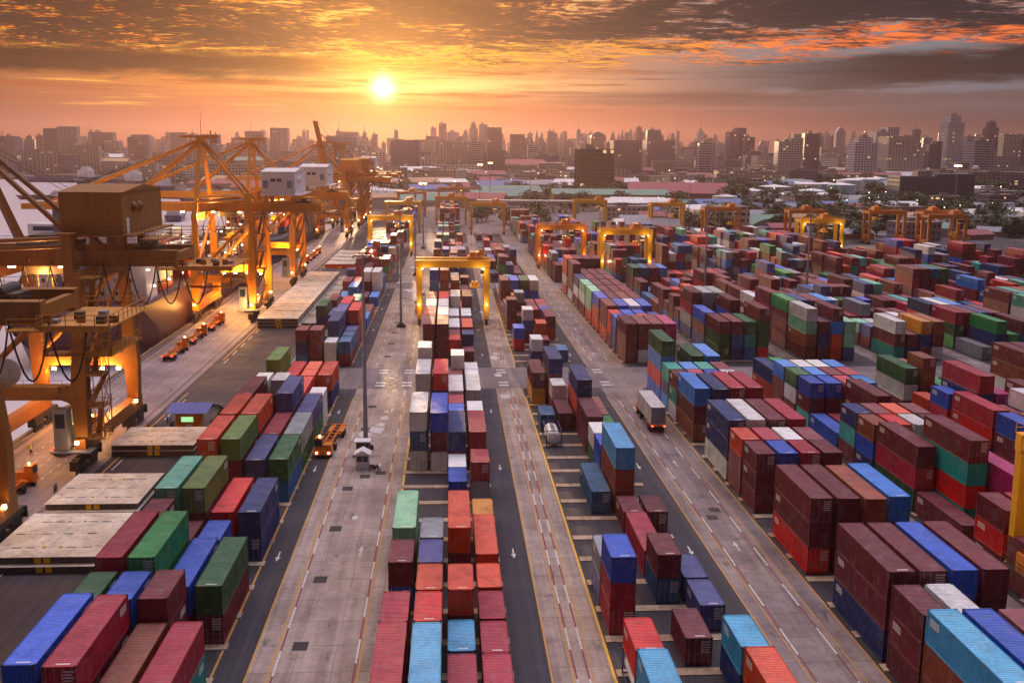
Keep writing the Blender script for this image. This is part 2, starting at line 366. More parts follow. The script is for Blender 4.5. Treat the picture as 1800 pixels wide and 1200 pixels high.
ai.sheet(-33, 260, 560, 760, 0.012)
structure(ai, 'cross_aisle_pavement', M_aisle)
dl = MB()
for x0, x1 in ((-20.7,-18.0),(5.7,8.7),(26.4,30.0),(50.8,54.0)): strip(dl, x0, x1, 40, 192, 0.008); strip(dl, x0, x1, 212, 336, 0.008)
structure(dl, 'dark_lane_pavement', M_lane)
# concrete sleepers between the container rows
bm = MB(); rnd = random.Random(5)
for b, (bx, nc, ya, yb, _) in BLK.items():
    if b > 'E': continue
    k = 0
    while True:
        y = 70.2+6.42*k-0.2; k += 1
        if y > 330: break
        if 191 < y < 213: continue
        x = bx+sh(bx,y)
        bm.box(x-0.45, x+11.7, y-0.65, y+0.60, 0, 0.10)
structure(bm, 'sleeper_pavement', M_beam)

mk = [MB(), MB(), MB(), MB(), MB()]; WHT, YEL, BRT, RED, HOL = mk
def skip(y0, y1): return any(y0 < b and y1 > a for a, b in ((192,212),(336,350)))
def line(mb, x, w_, y0, y1, z=0.024):
    y = y0
    while y < y1:
        e = min(y+10, y1)
        if not skip(y, e): strip(mb, x-w_/2, x+w_/2, y, e, z, 10)
        y = e
def dashes(x, w_, y0, y1, on=3.2, off=3.2, alt=None, z=0.028):
    y = y0
    while y < y1:
        if not skip(y, y+on): strip(WHT, x-w_/2, x+w_/2, y, y+on, z)
        if alt and not skip(y+on, y+on+off): strip(alt, x-w_/2, x+w_/2, y+on, y+on+off, z)
        y += on+off
for x, w_ in ((-17.85,.16),(-15.95,.16),(-8.15,.16),(8.85,.16),(10.75,.14),(12.55,.12),(30.05,.16),(31.55,.12),(36.35,.12),(38.35,.18),(-20.85,.22)): line(YEL, x, w_, 45, 560)
for x in (-6.5, 14.4): line(BRT, x, 0.24, 45, 420)
for x in (11.05, 12.15): dashes(x, .17, 58, 420, 4.4, 5.4, RED)
dashes(-15.55, .17, 56, 420, 4.6, 4.6, RED); dashes(-8.5, .17, 58, 420, 4.6, 4.6, RED)
dashes(31.95, .17, 55, 480, 5.2, 5.0, RED); dashes(35.6, .17, 55, 480, 5.2, 5.0, RED)
for x in (-62.0,-58.9,-56.4): dashes(x, .16, 40, 740, 1.1, 1.9)
dashes(-60.4, .2, 40, 740, 3.5, 6.0)
dashes(-48.1, .2, 60, 740, 5.0, 4.2)
line(YEL, -49.0, .22, -20, 740); line(YEL, -65.2, .2, -20, 740); line(WHT, -33.8, .14, 182, 330)
for b in 'EFGHIJK':
    x = BLK[b][0]-3.0; dashes(x, .2, 70, 480, 4, 4)
def arrow(x, y, s):   # s=+1 points away from the camera
    x += sh(x, y); z = 0.028
    WHT.quad([(x-.09,y-1.1,z),(x+.09,y-1.1,z),(x+.09,y+.5,z),(x-.09,y+.5,z)])
    if s > 0: WHT.quad([(x-.30,y+.5,z),(x+.30,y+.5,z),(x,y+1.8,z)])
    else: WHT.quad([(x,y-2.4,z),(x+.30,y-1.1,z),(x-.30,y-1.1,z)])
for y in (111.4, 143.5, 176, 226, 258, 292, 322):
    for x, s in ((-19.4,-1),(-10.25,1),(7.2,-1),(27.9,-1),(33.7,1),(-13.0,1 if y > 200 else 0)):
        if s: arrow(x, y, s)
for x in (-9.4, 9.6, 30.6, -14.6):   # zebra bars at the aisle mouths
    for y in (194.5, 197.0, 206.0, 208.5): WHT.sheet(x+sh(x,y), x+sh(x,y)+1.9, y, y+1.1, 0.028)
for k in range(18):
    y = 73.9+14.93*k
    if not skip(y, y+2): HOL.sheet(-14.6, -13.2, y-0.6, y+1.1, 0.024)
for x, y in ((-12.0,139.0),(-9.9,140.5),(33.0,121.2),(34.0,124.0),(15.9,114.6),(38.9,118.5),(22.0,330.0),(21.0,300.0),(20.2,316)):
    HOL.sheet(x-.7, x+.7, y-.8, y+.8, 0.024)
for m_, nm, mm in ((WHT,'white_road_markings',P_white),(YEL,'yellow_road_markings',P_yellow),(BRT,'kerb_road_markings',P_bright),(RED,'red_road_markings',P_red),(HOL,'drain_cover_pavement',M_hole)):
    structure(m_, nm, mm)
rail = MB()
for x in (-66.3,-65.95,-51.65,-51.3): rail.box(x-.04, x+.04, -20, 745, 0.008, .06)
structure(rail, 'crane_rail_track', mat('rail steel', '#2c2427', 0.45, 0.6))
kerb = MB(); kerb.box(-67.6, -66.95, -20, 750, 0.0, 0.32)
for k in range(70): kerb.box(-68.2, -67.6, -10+11*k, -8.6+11*k, -2.2, 0.1)
structure(kerb, 'quay_kerb', mat('quay kerb', '#8a7050', 0.8, fn=weather(.5)))
wt2 = MB(); ws = random.Random(3)
def splash(cx, cy, s):
    pts = []
    for i in range(14):
        t = 2*math.pi*i/14; rr = s*ws.uniform(.55, 1.1); pts.append((cx+rr*math.cos(t), cy+rr*1.9*math.sin(t), 0.03))
    wt2.quad(pts)
for a in ((-11.6,166.5,.9),(-11.2,170.5,.9),(-12.1,163.0,1.3),(-13.6,161.0,1.2),(-11.2,175.0,.5),(9.7,222,1.3),(10.1,226.5,.9),(9.8,204,.9),(10.2,186,1.2),(9.4,286,1.4),(-11.9,122.6,.5),(-12.9,330,2),(-13.5,395,2.6),(-17.0,350,1.4)): splash(*a)
structure(wt2, 'spill_pavement', mat('dried white spill', '#bdb6b4', 0.9))

# ------------------------------------------------------------------ shipping containers
COLS = {  # code: (paint, spoken colour)
 'm': ('#6d2230', 'maroon'), 'k': ('#a31a3e', 'crimson'), 'r': ('#d01422', 'bright red'), 'o': ('#cf4d2a', 'orange'), 's': ('#8a4532', 'reddish brown'),
 'b': ('#1257bb', 'royal blue'), 'n': ('#16326e', 'navy'), 'c': ('#1583d6', 'sky blue'), 'l': ('#4fa3d0', 'pale blue'), 't': ('#1b9c90', 'turquoise'), 'u': ('#17608f', 'steel blue'),
 'g': ('#1e8a4a', 'green'), 'G': ('#1a5a30', 'dark green'), 'q': ('#62803f', 'olive green'), 'h': ('#8cc8a4', 'pale green'), 'j': ('#5fa896', 'sea green'),
 'w': ('#dcdad6', 'white'), 'y': ('#8d9499', 'grey'), 'v': ('#484f86', 'violet blue'), 'a': ('#d08c2c', 'yellow ochre'), 'p': ('#b02c6c', 'magenta'),
}
HAND = {
'A': """1 70 4 nnb;2 69.6 4 mmk;3 70.2 4 ns;4 70.3 4 tk;3 56.5 2 mmn;3 82.6 2 mmm;4 89.6 4 mG;3 89.5 4 mb;1 82.4 2 mmG;2 82.4 2 nnb;1 89.7 4 mmk;2 89.6 4 GGg;1 101.9 2 mmm;2 102.1 2 mm;3 102.1 2 mb;
1 108.9 4 GGj;2 108.9 4 mmq;3 109.1 4 mr;4 109 4 nn;1 128 4 mmo;2 128.1 4 mmq;3 128.3 4 uv;4 128.5 4 uG;1 140.9 4 mmo;2 140.8 4 mmo;3 140.7 4 mk;4 140.6 4 Gy;1 152.9 4 mmm;3 152.9 4 mmv;4 152.9 4 Gv;
2 165.5 2 mmw;1 165.5 2 mmw;2 178.4 4 mr;3 178.4 4 mo;4 178.4 4 no;4 165.6 2 TT;3 165.6 4 mr;1 178 4 qqq;1 212.5 2 unm;2 212.5 2 mmm;3 212.5 2 TT;4 213.2 2 mu;3 219.3 4 Gvv;3 232 4 Gvv;4 220 2 mu;4 227 2 vv;1 233 4 m;2 219.3 2 b;4 234 4 kmr;2 232 4 G;3 245 4 mmr;2 245 4 vv;1 246 2 nnG;1 252.5 2 nGG;4 247 2 mmm""",
'B': """1 69.7 4 mk;1 83 2 mk;1 95.8 2 bm;1 103.7 4 Gh;2 69.4 4 ml;2 82.9 2 mr;2 89.3 2 mo;2 95.7 2 mv;2 102.2 2 Gy;3 103.5 4 mo;3 89.2 2 mo;3 82.4 2 l;3 69.2 4 k;4 103.2 4 o;4 95.4 2 o;4 88.5 2 k;4 82 2 k;4 69.2 4 k;4 115.6 2 a;4 128.3 2 yk;3 128.3 2 b;3 134.7 2 w;
1 141.3 4 wuw;2 140.8 4 wmb;3 141 4 mn;4 141 4 mk;3 153.8 2 mb;3 160.1 2 mk;3 166.3 4 mw;4 155.4 2 mT;4 166.5 4 ww;4 179.6 2 mw;4 185.8 2 mw;1 166.3 4 mww;1 180 2 mmmw;2 166.5 4 mnr;3 185.6 2 mmw;3 179.2 2 mm;2 180 2 mm;
1 215.3 4 smm;2 215.3 4 mmm;3 215.3 2 mr;4 215.5 2 m;4 221.8 2 vn;3 228.1 4 vw;4 228.1 4 mo;3 221.7 2 mm;1 228.1 4 mmr;2 228.1 4 mmw;3 244 4 mw;4 244 4 mw;1 241 4 mmw;2 241 4 mnw;1 254 4 mkm;2 254 4 mmr;3 257 4 mnw;4 257 4 mvm""",
'C': """1 64 4 tl;1 76.8 2 Tr;1 90 2 kkb;1 96.4 2 vy;2 123 4 u;3 103.4 4 k;3 116.2 2 m;4 116.2 2 m;3 96.7 2 um;4 97 2 v;4 90.5 2 v;3 83.9 2 m;4 77 2 nl;4 64 4 mo;3 122.9 4 ssl;3 141.9 2 Gw;3 135.5 2 bb;3 148.9 4 mm;3 161.3 4 mon;4 161.3 4 m;4 148.5 4 g;
2 178.4 4 mmn;2 172 2 mw;1 179.8 4 am;1 162.1 2 u;2 162.1 4 m;4 217 2 u;3 229 2 m;1 229.5 2 rb;2 215.5 2 nT;2 240 2 muw;3 236 2 mo;4 243 4 rm;1 256.5 2 mmm;3 257 2 mk;4 257 2 mb;2 283 2 ta;3 283 2 m;4 283 2 a;1 152.5 2 T""",
'D': """1 83.9 4 nmm;2 83.9 4 mmm;3 84 4 mmb;4 84.1 4 mmm;1 76.9 2 mmm;2 77 2 mmw;1 64.2 4 ssl;2 64.2 4 mmb;3 64 4 mmm;4 64 4 mm;1 103.4 4 rmm;2 103.3 4 mmm;3 103 4 mms;4 103.7 4 mmc;1 122.5 2 mmm;1 129 2 mmo;2 129 2 mmk;3 129 2 mmw;4 129 2 mmm;2 122.6 2 mmb;3 122.7 2 mmk;4 122.8 2 mmm;
1 135.7 4 wnn;2 136 4 mmw;3 136 4 mmm;4 136.2 4 mmk;1 154.9 4 smc;2 154.2 4 mmn;3 155.2 4 mmk;4 155.3 4 mmk;1 173.4 2 cnt;2 173.4 2 mmc;3 173.4 2 mmt;4 173.4 2 mmm;1 167 2 wtm;2 167 2 mmk;3 167 2 mmb;4 167 2 mmw;1 180 4 brcG;3 180.6 4 mmG;4 180.6 4 mmc;
1 215.5 4 mmm;2 215.5 4 wmm;3 215.5 4 mmm;4 215.5 4 mmp;1 228.3 2 nnb;2 228.3 2 mmb;3 228.3 2 mmo;1 234.8 2 mrr;2 234.8 2 mmb;3 234.8 2 mmb;4 231 2 mmn;1 241.3 4 omm;2 241.3 4 mmb;3 241.3 4 mmw;4 241.3 4 mmb;1 254.2 4 oob;2 254.2 4 mmm;3 254.2 4 mms;4 254.2 4 mmm;1 267 4 ohh;2 267 4 mmm;3 267 4 mmm;4 267 4 mmm;1 280 4 mwh;2 280 4 mmm;3 280 4 mmm;4 280 4 mmm;1 293 4 mwn;2 293 4 mmm;3 293 4 mmm;4 293 4 mmm;1 306 4 wmmm;2 306 4 mmm;3 306 4 mmm;4 306 4 mmm""",
'E': """1 149 4 b;2 149 4 k;1 142.3 2 mtn;2 142.3 2 mmm;3 142.3 2 mmo;4 142.3 2 mmm;1 135.8 2 nbs;2 135.8 2 mmr;3 135.8 2 mmw;4 135.8 2 nmm;1 122.4 4 Gkm;4 122.8 4 mt;1 109.7 4 m;1 101.1 2 mrm;2 101.1 2 trk;3 109.5 4 mkp;3 149.5 4 mmm;4 149.5 4 mm;1 161.7 2 tmb;2 161.7 2 mmb;3 161.7 2 mmk;4 161.8 2 mmc;1 168.4 2 mwG;2 168.4 2 mmc;3 168.4 2 mmm;4 168.4 2 mmk;1 175 2 msc;2 175 2 mmw;3 175 2 mmw;4 175 2 mmc;1 181.2 4 on;2 181.2 4 mg;1 88 4 mm;2 88 4 mm;3 92 4 mm;4 96 4 mk;4 109 4 mr""",
'F': """1 140.2 4 nrk;1 169.3 4 mwG;2 169.3 2 Tmss;2 150.3 4 rtnk;3 150.3 4 mnp;4 163 4 mG;3 163 4 mg;2 176 2 mms;1 127 4 smb;2 127 4 sTm;3 127 4 sam""",
}
rnd = random.Random(11)
PAL = 'mmmmmmmmmmmmmmmmmmmmmmmmmkkkkkrrrsssoobbbbnnnnnuuccttggGGwwwyyvhja'
stacks = []          # (block, column, y, length code, tiers)
occ = {}
def busy(b, c, y0, y1): return any(y0 < e-0.3 and y1 > s+0.3 for s, e in occ.get((b, c), []))
def put(b, c, y, L, tiers):
    stacks.append((b, c, y, L, tiers)); occ.setdefault((b, c), []).append((y, y+(12.19 if L == 4 else 6.06)))
for b, t in HAND.items():
    for e in t.replace('\n', '').split(';'):
        a = e.split(); put(b, int(a[0]), float(a[1]), int(a[2]), a[3])
START = {'A': 258, 'B': 266, 'C': 262, 'D': 318, 'E': 62, 'F': 92}
for b, (bx, nc, ya, yb, _) in BLK.items():
    y = 70.2+6.43*round((max(START.get(b, ya), ya)-70.2)/6.43)
    hb = 2.6
    while y < yb-12:
        if any(y < q_ and y+12.5 > p_ for p_, q_ in ((191.5, 213), (335, 351), (479, 501))): y += 6.43; continue
        if y > 200: hb = {'A': 2.0, 'B': 2.3, 'C': 2.0, 'D': 3.3}.get(b, 2.8)
        if b in 'BC' and y > 440 and rnd.random() < .35: y += 12.86; continue
        h = max(1, min(4, round(rnd.gauss(hb, 0.8)))); two = rnd.random() < .25
        c0 = rnd.choice(PAL)
        for c in range(1, nc+1):
            for yy in ((y, y+6.43) if two else (y,)):
                L = 2 if two else 4
                n = max(0, min(4, h+rnd.choice((-1, -1, 0, 0, 0, 0, 1))))
                if b in 'GHIJKL' and y > 400: pal = PAL+'wwwwwwwwwwwwwwwtt'
                elif b == 'D': pal = PAL+'m'*50
                elif b == 'A' and y > 380: pal = PAL+'mmmmvvv'
                else: pal = PAL
                ts = ''.join(c0 if rnd.random() < .22 else rnd.choice(pal) for _ in range(n))
                if n and rnd.random() < .02 and L == 2: ts = ts[:-1]+'T'
                if n and not busy(b, c, yy, yy+(12.19 if L == 4 else 6.06)): put(b, c, yy, L, ts)
        y += 12.86

def colour(code, r):
    base = srgb(COLS[code][0]); k = r.uniform(.82, 1.14); j = [r.uniform(.93, 1.07) for _ in range(3)]
    g_ = sum(base)/3; base = [max(.004, g_+(v-g_)*1.12) for v in base]
    return tuple(min(.85, v*k*jj) for v, jj in zip(base, j))
def roofc(c):   # sky light on the tops put into a paler, duller roof colour
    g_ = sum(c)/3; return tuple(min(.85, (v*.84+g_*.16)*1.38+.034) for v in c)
def unit(L): return (12.19, 2.87) if L == 4 else (6.06, 2.6)
rows = {}
for b in BLK:
    ys = sorted(s[2] for s in stacks if s[0] == b); out = []
    for y in ys:
        if not out or y-out[-1] > 3.2: out.append(y)
    rows[b] = out
def row_of(b, y):
    return max(i for i, v in enumerate(rows[b]) if v <= y+0.01)+1
look = {}
for s in stacks: look.setdefault((s[0], s[1]), []).append(s)
boxes = []
for s in stacks:
    b, c, y, L, ts = s; ln_, h = unit(L)
    x = BLK[b][0]+2.95*(c-1); x += sh(x, y)
    if b == 'B' and y > 138 and len(ts) > 2: x += 0.4
    ftop = 0
    for o in look[(b, c)]:
        l2 = unit(o[3])[0]
        if 0 < y-(o[2]+l2) < 3.0 or abs(y-(o[2]+l2)) < .01: ftop = max(ftop, len(o[4])*unit(o[3])[1])
    nb = c-1 if x > 0 else c+1; stop = 0
    for o in look.get((b, nb), []):
        if o[2] < y+ln_*.6 and o[2]+unit(o[3])[0] > y+ln_*.4: stop = max(stop, len(o[4])*unit(o[3])[1])
    for t, code in enumerate(ts):
        z0 = .10+t*h; z1 = z0+h
        p = project(x+1.22, y+ln_*.3, z1)
        if not p: continue
        px_, py_, d = p; ins = -60 < px_ < 1860 and py_ < 1290
        a = 0.0
        if t == len(ts)-1: a += ln_*2.44*(CAM_H-z1)/d
        a += 2.44*max(0, min(1, (z1-ftop)/h))*h*0.97*min(1, .25+.75*(z1 > ftop))
        a += ln_*h*max(0, min(1, (z1-stop)/h))*abs(x)/d
        boxes.append([a/d/d if ins else 0.0, b, c, y, L, t, len(ts), code, x, z0])
boxes.sort(key=lambda v: -v[0])
N_IND = 300
chosen, rest = [], []
for v in boxes: (chosen if len(chosen) < N_IND and v[0] > 0 else rest).append(v)

def cont_fn(src):
    def fn(g, b, c):
        if src == 'obj':
            oi = g.n('ShaderNodeObjectInfo'); base = oi.outputs['Color']; rd = oi.outputs['Random']; p = objc(g)
        else:
            at = g.n('ShaderNodeAttribute'); at.attribute_name = 'Col'; base = at.outputs['Color']; rd = 0.3; p = pos(g)
        x, y, z = g.xyz(p)
        off = g.m('MULTIPLY', rd, 90.0) if src == 'obj' else 7.0
        q_ = g.vec(g.m('ADD', x, off), g.m('ADD', y, off), z)
        n = g.noise(q_, 0.35, 6, 0.62)
        st = g.noise(g.vec(g.m('MULTIPLY', x, 2.6), g.m('ADD', g.m('MULTIPLY', y, 2.6), off), g.m('MULTIPLY', z, 0.25)), 1.0, 5, 0.6)
        f = g.rng(g.m('ADD', g.m('MULTIPLY', n, .6), g.m('MULTIPLY', st, .4)), 0.40, 0.68)
        dk = g.mix(1.0, base, (0.62, 0.60, 0.62), 'MULTIPLY')
        col = g.mix(f, base, dk)
        fade = g.m('MULTIPLY', g.rng(g.noise(q_, 0.8, 5, .65), 0.48, 0.70), 0.22)
        col = g.mix(fade, col, (0.35, 0.31, 0.30))
        rs = g.m('MULTIPLY', g.rng(g.noise(q_, 1.3, 8, .74), g.rng(rd, 0.0, 1.0, 0.66, 0.575, False) if src == 'obj' else 0.62, 0.70), g.rng(rd, 0.2, 0.9, 0.25, 0.85) if src == 'obj' else 0.4)
        col = g.mix(rs, col, (0.09, 0.04, 0.025))
        if src == 'obj':
            hue = g.n('ShaderNodeHueSaturation'); g.put(hue.inputs['Value'], g.rng(g.m('FRACT', g.m('MULTIPLY', rd, 7.3)), 0, 1, .94, 1.06)); g.put(hue.inputs['Color'], col); col = hue.outputs[0]
        g.put(b.inputs['Base Color'], col)
        g.put(b.inputs['Roughness'], g.rng(n, .35, .65, .38, .62))
    return fn
M_cont = mat('container paint', '#802020', 0.5, fn=cont_fn('obj'))
M_mass = mat('container paint mass', '#802020', 0.5, fn=cont_fn('attr'))
M_cast = mat('corner casting', '#241f22', 0.7)
M_code = mat('white lettering', '#e8e6e2', 0.6)
M_steelrod = mat('galvanised steel', '#8d9094', 0.4, 0.7)
M_tank = mat('tank shell', '#e6e4e2', 0.55, fn=weather(.5, .5, .55, rust=.4))
M_tankf = mat('tank frame', '#2b3b6c', 0.5)

def wave(n, L, depth, inset):
    """trapezoid corrugation: list of (distance, offset)"""
    pts = []; p = L/n
    for i in range(n):
        pts += [(i*p, 0), (i*p+p*.28, 0), (i*p+p*.45, depth), (i*p+p*.83, depth)]
    pts.append((L, 0)); return pts
def cmesh(L, H):
    W = 1.22
    walls = MB()
    pts = wave(round((L-.3)/.29), L-.3, .05, 0)
    for sx in (-1, 1):
        vs = []
        for d_, o in pts: vs += [(sx*(W-.02-o), .15+d_, .16), (sx*(W-.02-o), .15+d_, H-.10)]
        k = len(pts)-1
        fs = [((2*i, 2*i+1, 2*i+3, 2*i+2) if sx < 0 else (2*i, 2*i+2, 2*i+3, 2*i+1)) for i in range(k)]
        walls.add(vs, fs)
    walls.quad([(-W+.05, L-.04, .1), (W-.05, L-.04, .1), (W-.05, L-.04, H-.06), (-W+.05, L-.04, H-.06)])
    walls.quad([(-W+.05, .06, .12), (W-.05, .06, .12), (W-.05, L-.05, .12), (-W+.05, L-.05, .12)])
    roof = MB()
    pts = wave(round((L-.5)/.27), L-.5, -.045, 0)
    vs = []
    for d_, o in pts: vs += [(-W+.07, .25+d_, H-.015+o), (W-.07, .25+d_, H-.015+o)]
    roof.add(vs, [(2*i, 2*i+1, 2*i+3, 2*i+2) for i in range(len(pts)-1)])
    frame = MB()
    for sx in (-1, 1):
        a, b_ = sorted((sx*W, sx*(W-.14)))
        for y0, y1 in ((0, .16), (L-.16, L)): frame.box(a, b_, y0, y1, 0, H)
        a, b_ = sorted((sx*W, sx*(W-.06)))
        frame.box(a, b_, .16, L-.16, .0, .16); frame.box(a, b_, .16, L-.16, H-.11, H-.003)
    for y0, y1 in ((.01, .24), (L-.24, L-.01)):
        frame.box(-W+.14, W-.14, y0, y1, H-.12, H-.006)
        frame.box(-W+.14, W-.14, y0, y0+.1 if y0 < 1 else y1, .003, .17)
    cast = frame
    for sx in (-1, 1):
        for y0, y1 in ((-.006, .17), (L-.17, L+.006)):
            a, b_ = sorted((sx*(W+.006), sx*(W-.17)))
            cast.box(a, b_, y0, y1, H-.115, H+.012, 1); cast.box(a, b_, y0, y1, -.004, .115, 1)
    end = MB(); vs = []
    pts = wave(8, 2*W-.28, .05, 0)
    for d_, o in pts: vs += [(-W+.14+d_, .03+o, .17), (-W+.14+d_, .03+o, H-.12)]
    end.add(vs, [(2*i, 2*i+2, 2*i+3, 2*i+1) for i in range(len(pts)-1)])
    door = MB()
    door.box(-W+.145, -.012, .03, .075, .175, H-.125)
    for i in range(4): door.box(-W+.17, -.04, .012, .03, .30+i*(H-.5)/4, .30+(i+.62)*(H-.5)/4)
    rods = MB()
    for x in (-.92, -.32):
        rods.tube((x, -.012, .10), (x, -.012, H-.06), .022, 6)
        rods.box(x-.02, x+.22, -.03, -.005, 1.05, 1.10)
        for zz in (.3, 1.3, H-.3): rods.box(x-.06, x+.06, -.02, .02, zz, zz+.07)
    side_ = {}
    for sx in (-1, 1):
        sc_ = MB(); r = random.Random(int(L*7)); y0 = L-.6; xx = sx*(W-.012)
        def q4(ya, yb, za, zb): sc_.quad([(xx, ya, za), (xx, yb, za), (xx, yb, zb), (xx, ya, zb)])
        for row in range(3):
            yy = y0; zb = H-.62-row*.24
            while yy > y0-1.5: w_ = r.uniform(.07, .13); q4(yy-w_, yy, zb, zb+.14); yy -= w_+.05
            q4(y0-1.6, y0, zb, zb+.008)
        q4(y0-.008, y0, H-1.10, H-.48)
        side_['side%d' % sx] = sc_
    code = MB(); r = random.Random(int(L*10))
    for y in (.33,):
        x = .05
        while x < .95:
            w_ = r.uniform(.05, .10); code.sheet(x-.35, x-.35+w_, y, y+.17, H+.004); x += w_+.035
    return {k: m.mesh('container_'+k, {'code': M_code, 'side-1': M_code, 'side1': M_code, 'rods': M_steelrod, 'frame': [M_cont, M_cast]}.get(k, M_cont))
            for k, m in (('walls', walls), ('roof', roof), ('frame', frame), ('end', end), ('door', door), ('rods', rods), ('code', code), ('side-1', side_['side-1']), ('side1', side_['side1']))}
CM = {4: cmesh(*unit(4)), 2: cmesh(*unit(2))}
code2 = {}
for L in (2, 4):   # door-end markings, right-hand leaf
    r = random.Random(L); H = unit(L)[1]; c_ = MB()
    for row in range(5):
        x = .2
        c_.quad([(.2, -.0035, H-.45-row*.24), (1.0, -.0035, H-.45-row*.24), (1.0, -.0035, H-.443-row*.24), (.2, -.0035, H-.443-row*.24)])
        while x < 1.0:
            w_ = r.uniform(.04, .09); c_.quad([(x, -.004, H-.45-row*.24), (x+w_, -.004, H-.45-row*.24), (x+w_, -.004, H-.33-row*.24), (x, -.004, H-.33-row*.24)]); x += w_+.04
    c_.quad([(.2, -.0037, H-1.41), (.207, -.0037, H-1.41), (.207, -.0037, H-.33), (.2, -.0037, H-.33)])
    code2[L] = c_.mesh('door_code', M_code)
def child(name, me, parent, col, loc=(0,0,0), sx=1):
    o = bpy.data.objects.new(name, me); C.objects.link(o); o.parent = parent; o.location = loc
    if col: o.color = (*col, 1)
    if sx < 0: o.scale = (-1, 1, 1)
    return o
def tank_parts(t, H=2.6, L=6.06, c_=None):
    f = MB()
    for x in (-1.16, 1.16):
        for y in (.07, L-.07): f.box(x-.06, x+.06, y-.06, y+.06, 0, H)
        f.box(x-.05, x+.05, .13, L-.13, 0, .14); f.box(x-.04, x+.04, .13, L-.13, H-.1, H)
    for y in (.07, L-.07):
        f.box(-1.1, 1.1, y-.05, y+.05, 0.003, .12); f.box(-1.1, 1.1, y-.05, y+.05, H-.12, H-.003)
        for s_ in (-1, 1):
            f.beam((s_*1.1, y, .75), (s_*.5, y, .1), .06, .06); f.beam((s_*1.1, y, H-.75), (s_*.5, y, H-.1), .06, .06)
    f.build('frame', c_ or M_tankf, t)
    s_ = MB(); r = 1.08; zc_ = H/2
    segs = [(.12, .25), (.22, .72), (.42, .98), (.75, 1.0), (L-.75, 1.0), (L-.42, .98), (L-.22, .72), (L-.12, .25)]
    for (ya, ra), (yb, rb) in zip(segs, segs[1:]): s_.tube((0, ya, zc_), (0, yb, zc_), r*ra, 20, r*rb, cap=False)
    s_.tube((0, .10, zc_), (0, .12, zc_), r*.25, 20); s_.tube((0, L-.12, zc_), (0, L-.10, zc_), r*.25, 20)
    sh_ = s_.build('tank_shell', M_tank, t)
    for p_ in sh_.data.polygons: p_.use_smooth = len(p_.vertices) == 4
    k = MB(); k.box(-.3, .3, .8, L-.8, zc_+r+.02, zc_+r+.07); k.tube((0, L/2, zc_+r), (0, L/2, zc_+r+.16), .28, 12)
    k.build('walkway', M_steelrod, t)
rr = random.Random(77)
TIER = {0: 'at bottom of', 1: 'second up in', 2: 'third up in'}
def clabel(b, c, y, L, t, n, word, kind='container'):
    pos_ = 'alone in' if n == 1 else 'topping' if t == n-1 else TIER[t]
    s = f"{word} {kind} {pos_} {ORD[c]} column, {ORD[row_of(b,y)]} row, {BLK[b][4]}"
    s2 = ('long ' if L == 4 else 'short ')+s
    return s2 if len(s2.split()) <= 16 and kind == 'container' else s
for sc_, b, c, y, L, t, n, code, x, z0 in chosen:
    if code == 'T':
        T_ = thing('tank_container', clabel(b, c, y, L, t, n, 'silvery', 'tank'), 'tank container', (x+1.22, y, z0), 0, 'tank containers among the stacks')
        tank_parts(T_); continue
    col = colour(code, rr); me = CM[L]
    T_ = thing('shipping_container', clabel(b, c, y, L, t, n, COLS[code][1]), 'container', (x+1.22, y, z0), 0, 'shipping containers stacked in the yard')
    child('side_walls', me['walls'], T_, col)
    if t == n-1:
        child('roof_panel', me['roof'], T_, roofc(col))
        if rr.random() < .6: child('roof_code', me['code'], T_, None)
    child('frame', me['frame'], T_, tuple(v*.9 for v in col))
    if rr.random() < .55: child('side_code', me['side-1' if x > 0 else 'side1'], T_, None)
    if rr.random() < (.26 if x < 30 else .42) or (b == 'A' and code == 'o' and y > 170):
        for s_ in (1, -1):
            d_ = child('door', me['door'], T_, col, (0, 0, 0), s_); child('lock_rods', me['rods'], d_, None)
        child('door_code', code2[L], T_, None)
    else: child('end_panel', me['end'], T_, col)

# every other container: too many and too small to tell apart
V, F, CC = [], [], []
tk = MB()
for sc_, b, c, y, L, t, n, code, x, z0 in rest:
    ln_, h = unit(L); x0, x1, y0, y1, z1 = x, x+2.44, y, y+ln_, z0+h
    if code == 'T': code = 'w'
    col = colour(code, rr); o = len(V); e = .07
    V += [(x0,y0,z0),(x1,y0,z0),(x1,y1,z0),(x0,y1,z0),(x0,y0,z1-.02),(x1,y0,z1-.02),(x1,y1,z1-.02),(x0,y1,z1-.02)]
    F += [tuple(o+i for i in f) for f in ((4,5,6,7),(0,1,5,4),(1,2,6,5),(2,3,7,6),(3,0,4,7))]
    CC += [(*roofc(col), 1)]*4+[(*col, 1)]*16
me = bpy.data.meshes.new('stacked_containers'); me.from_pydata(V, [], F); me.materials.append(M_mass)
ca = me.color_attributes.new('Col', 'FLOAT_COLOR', 'CORNER'); ca.data.foreach_set('color', [v for c_ in CC for v in c_]); me.update()
o = bpy.data.objects.new('stacked_containers', me); C.objects.link(o)
o['kind'] = 'stuff'; o['label'] = 'hundreds of smaller containers stacked across the far yard'; o['category'] = 'containers'
print('containers', len(boxes), 'individual', len(chosen))

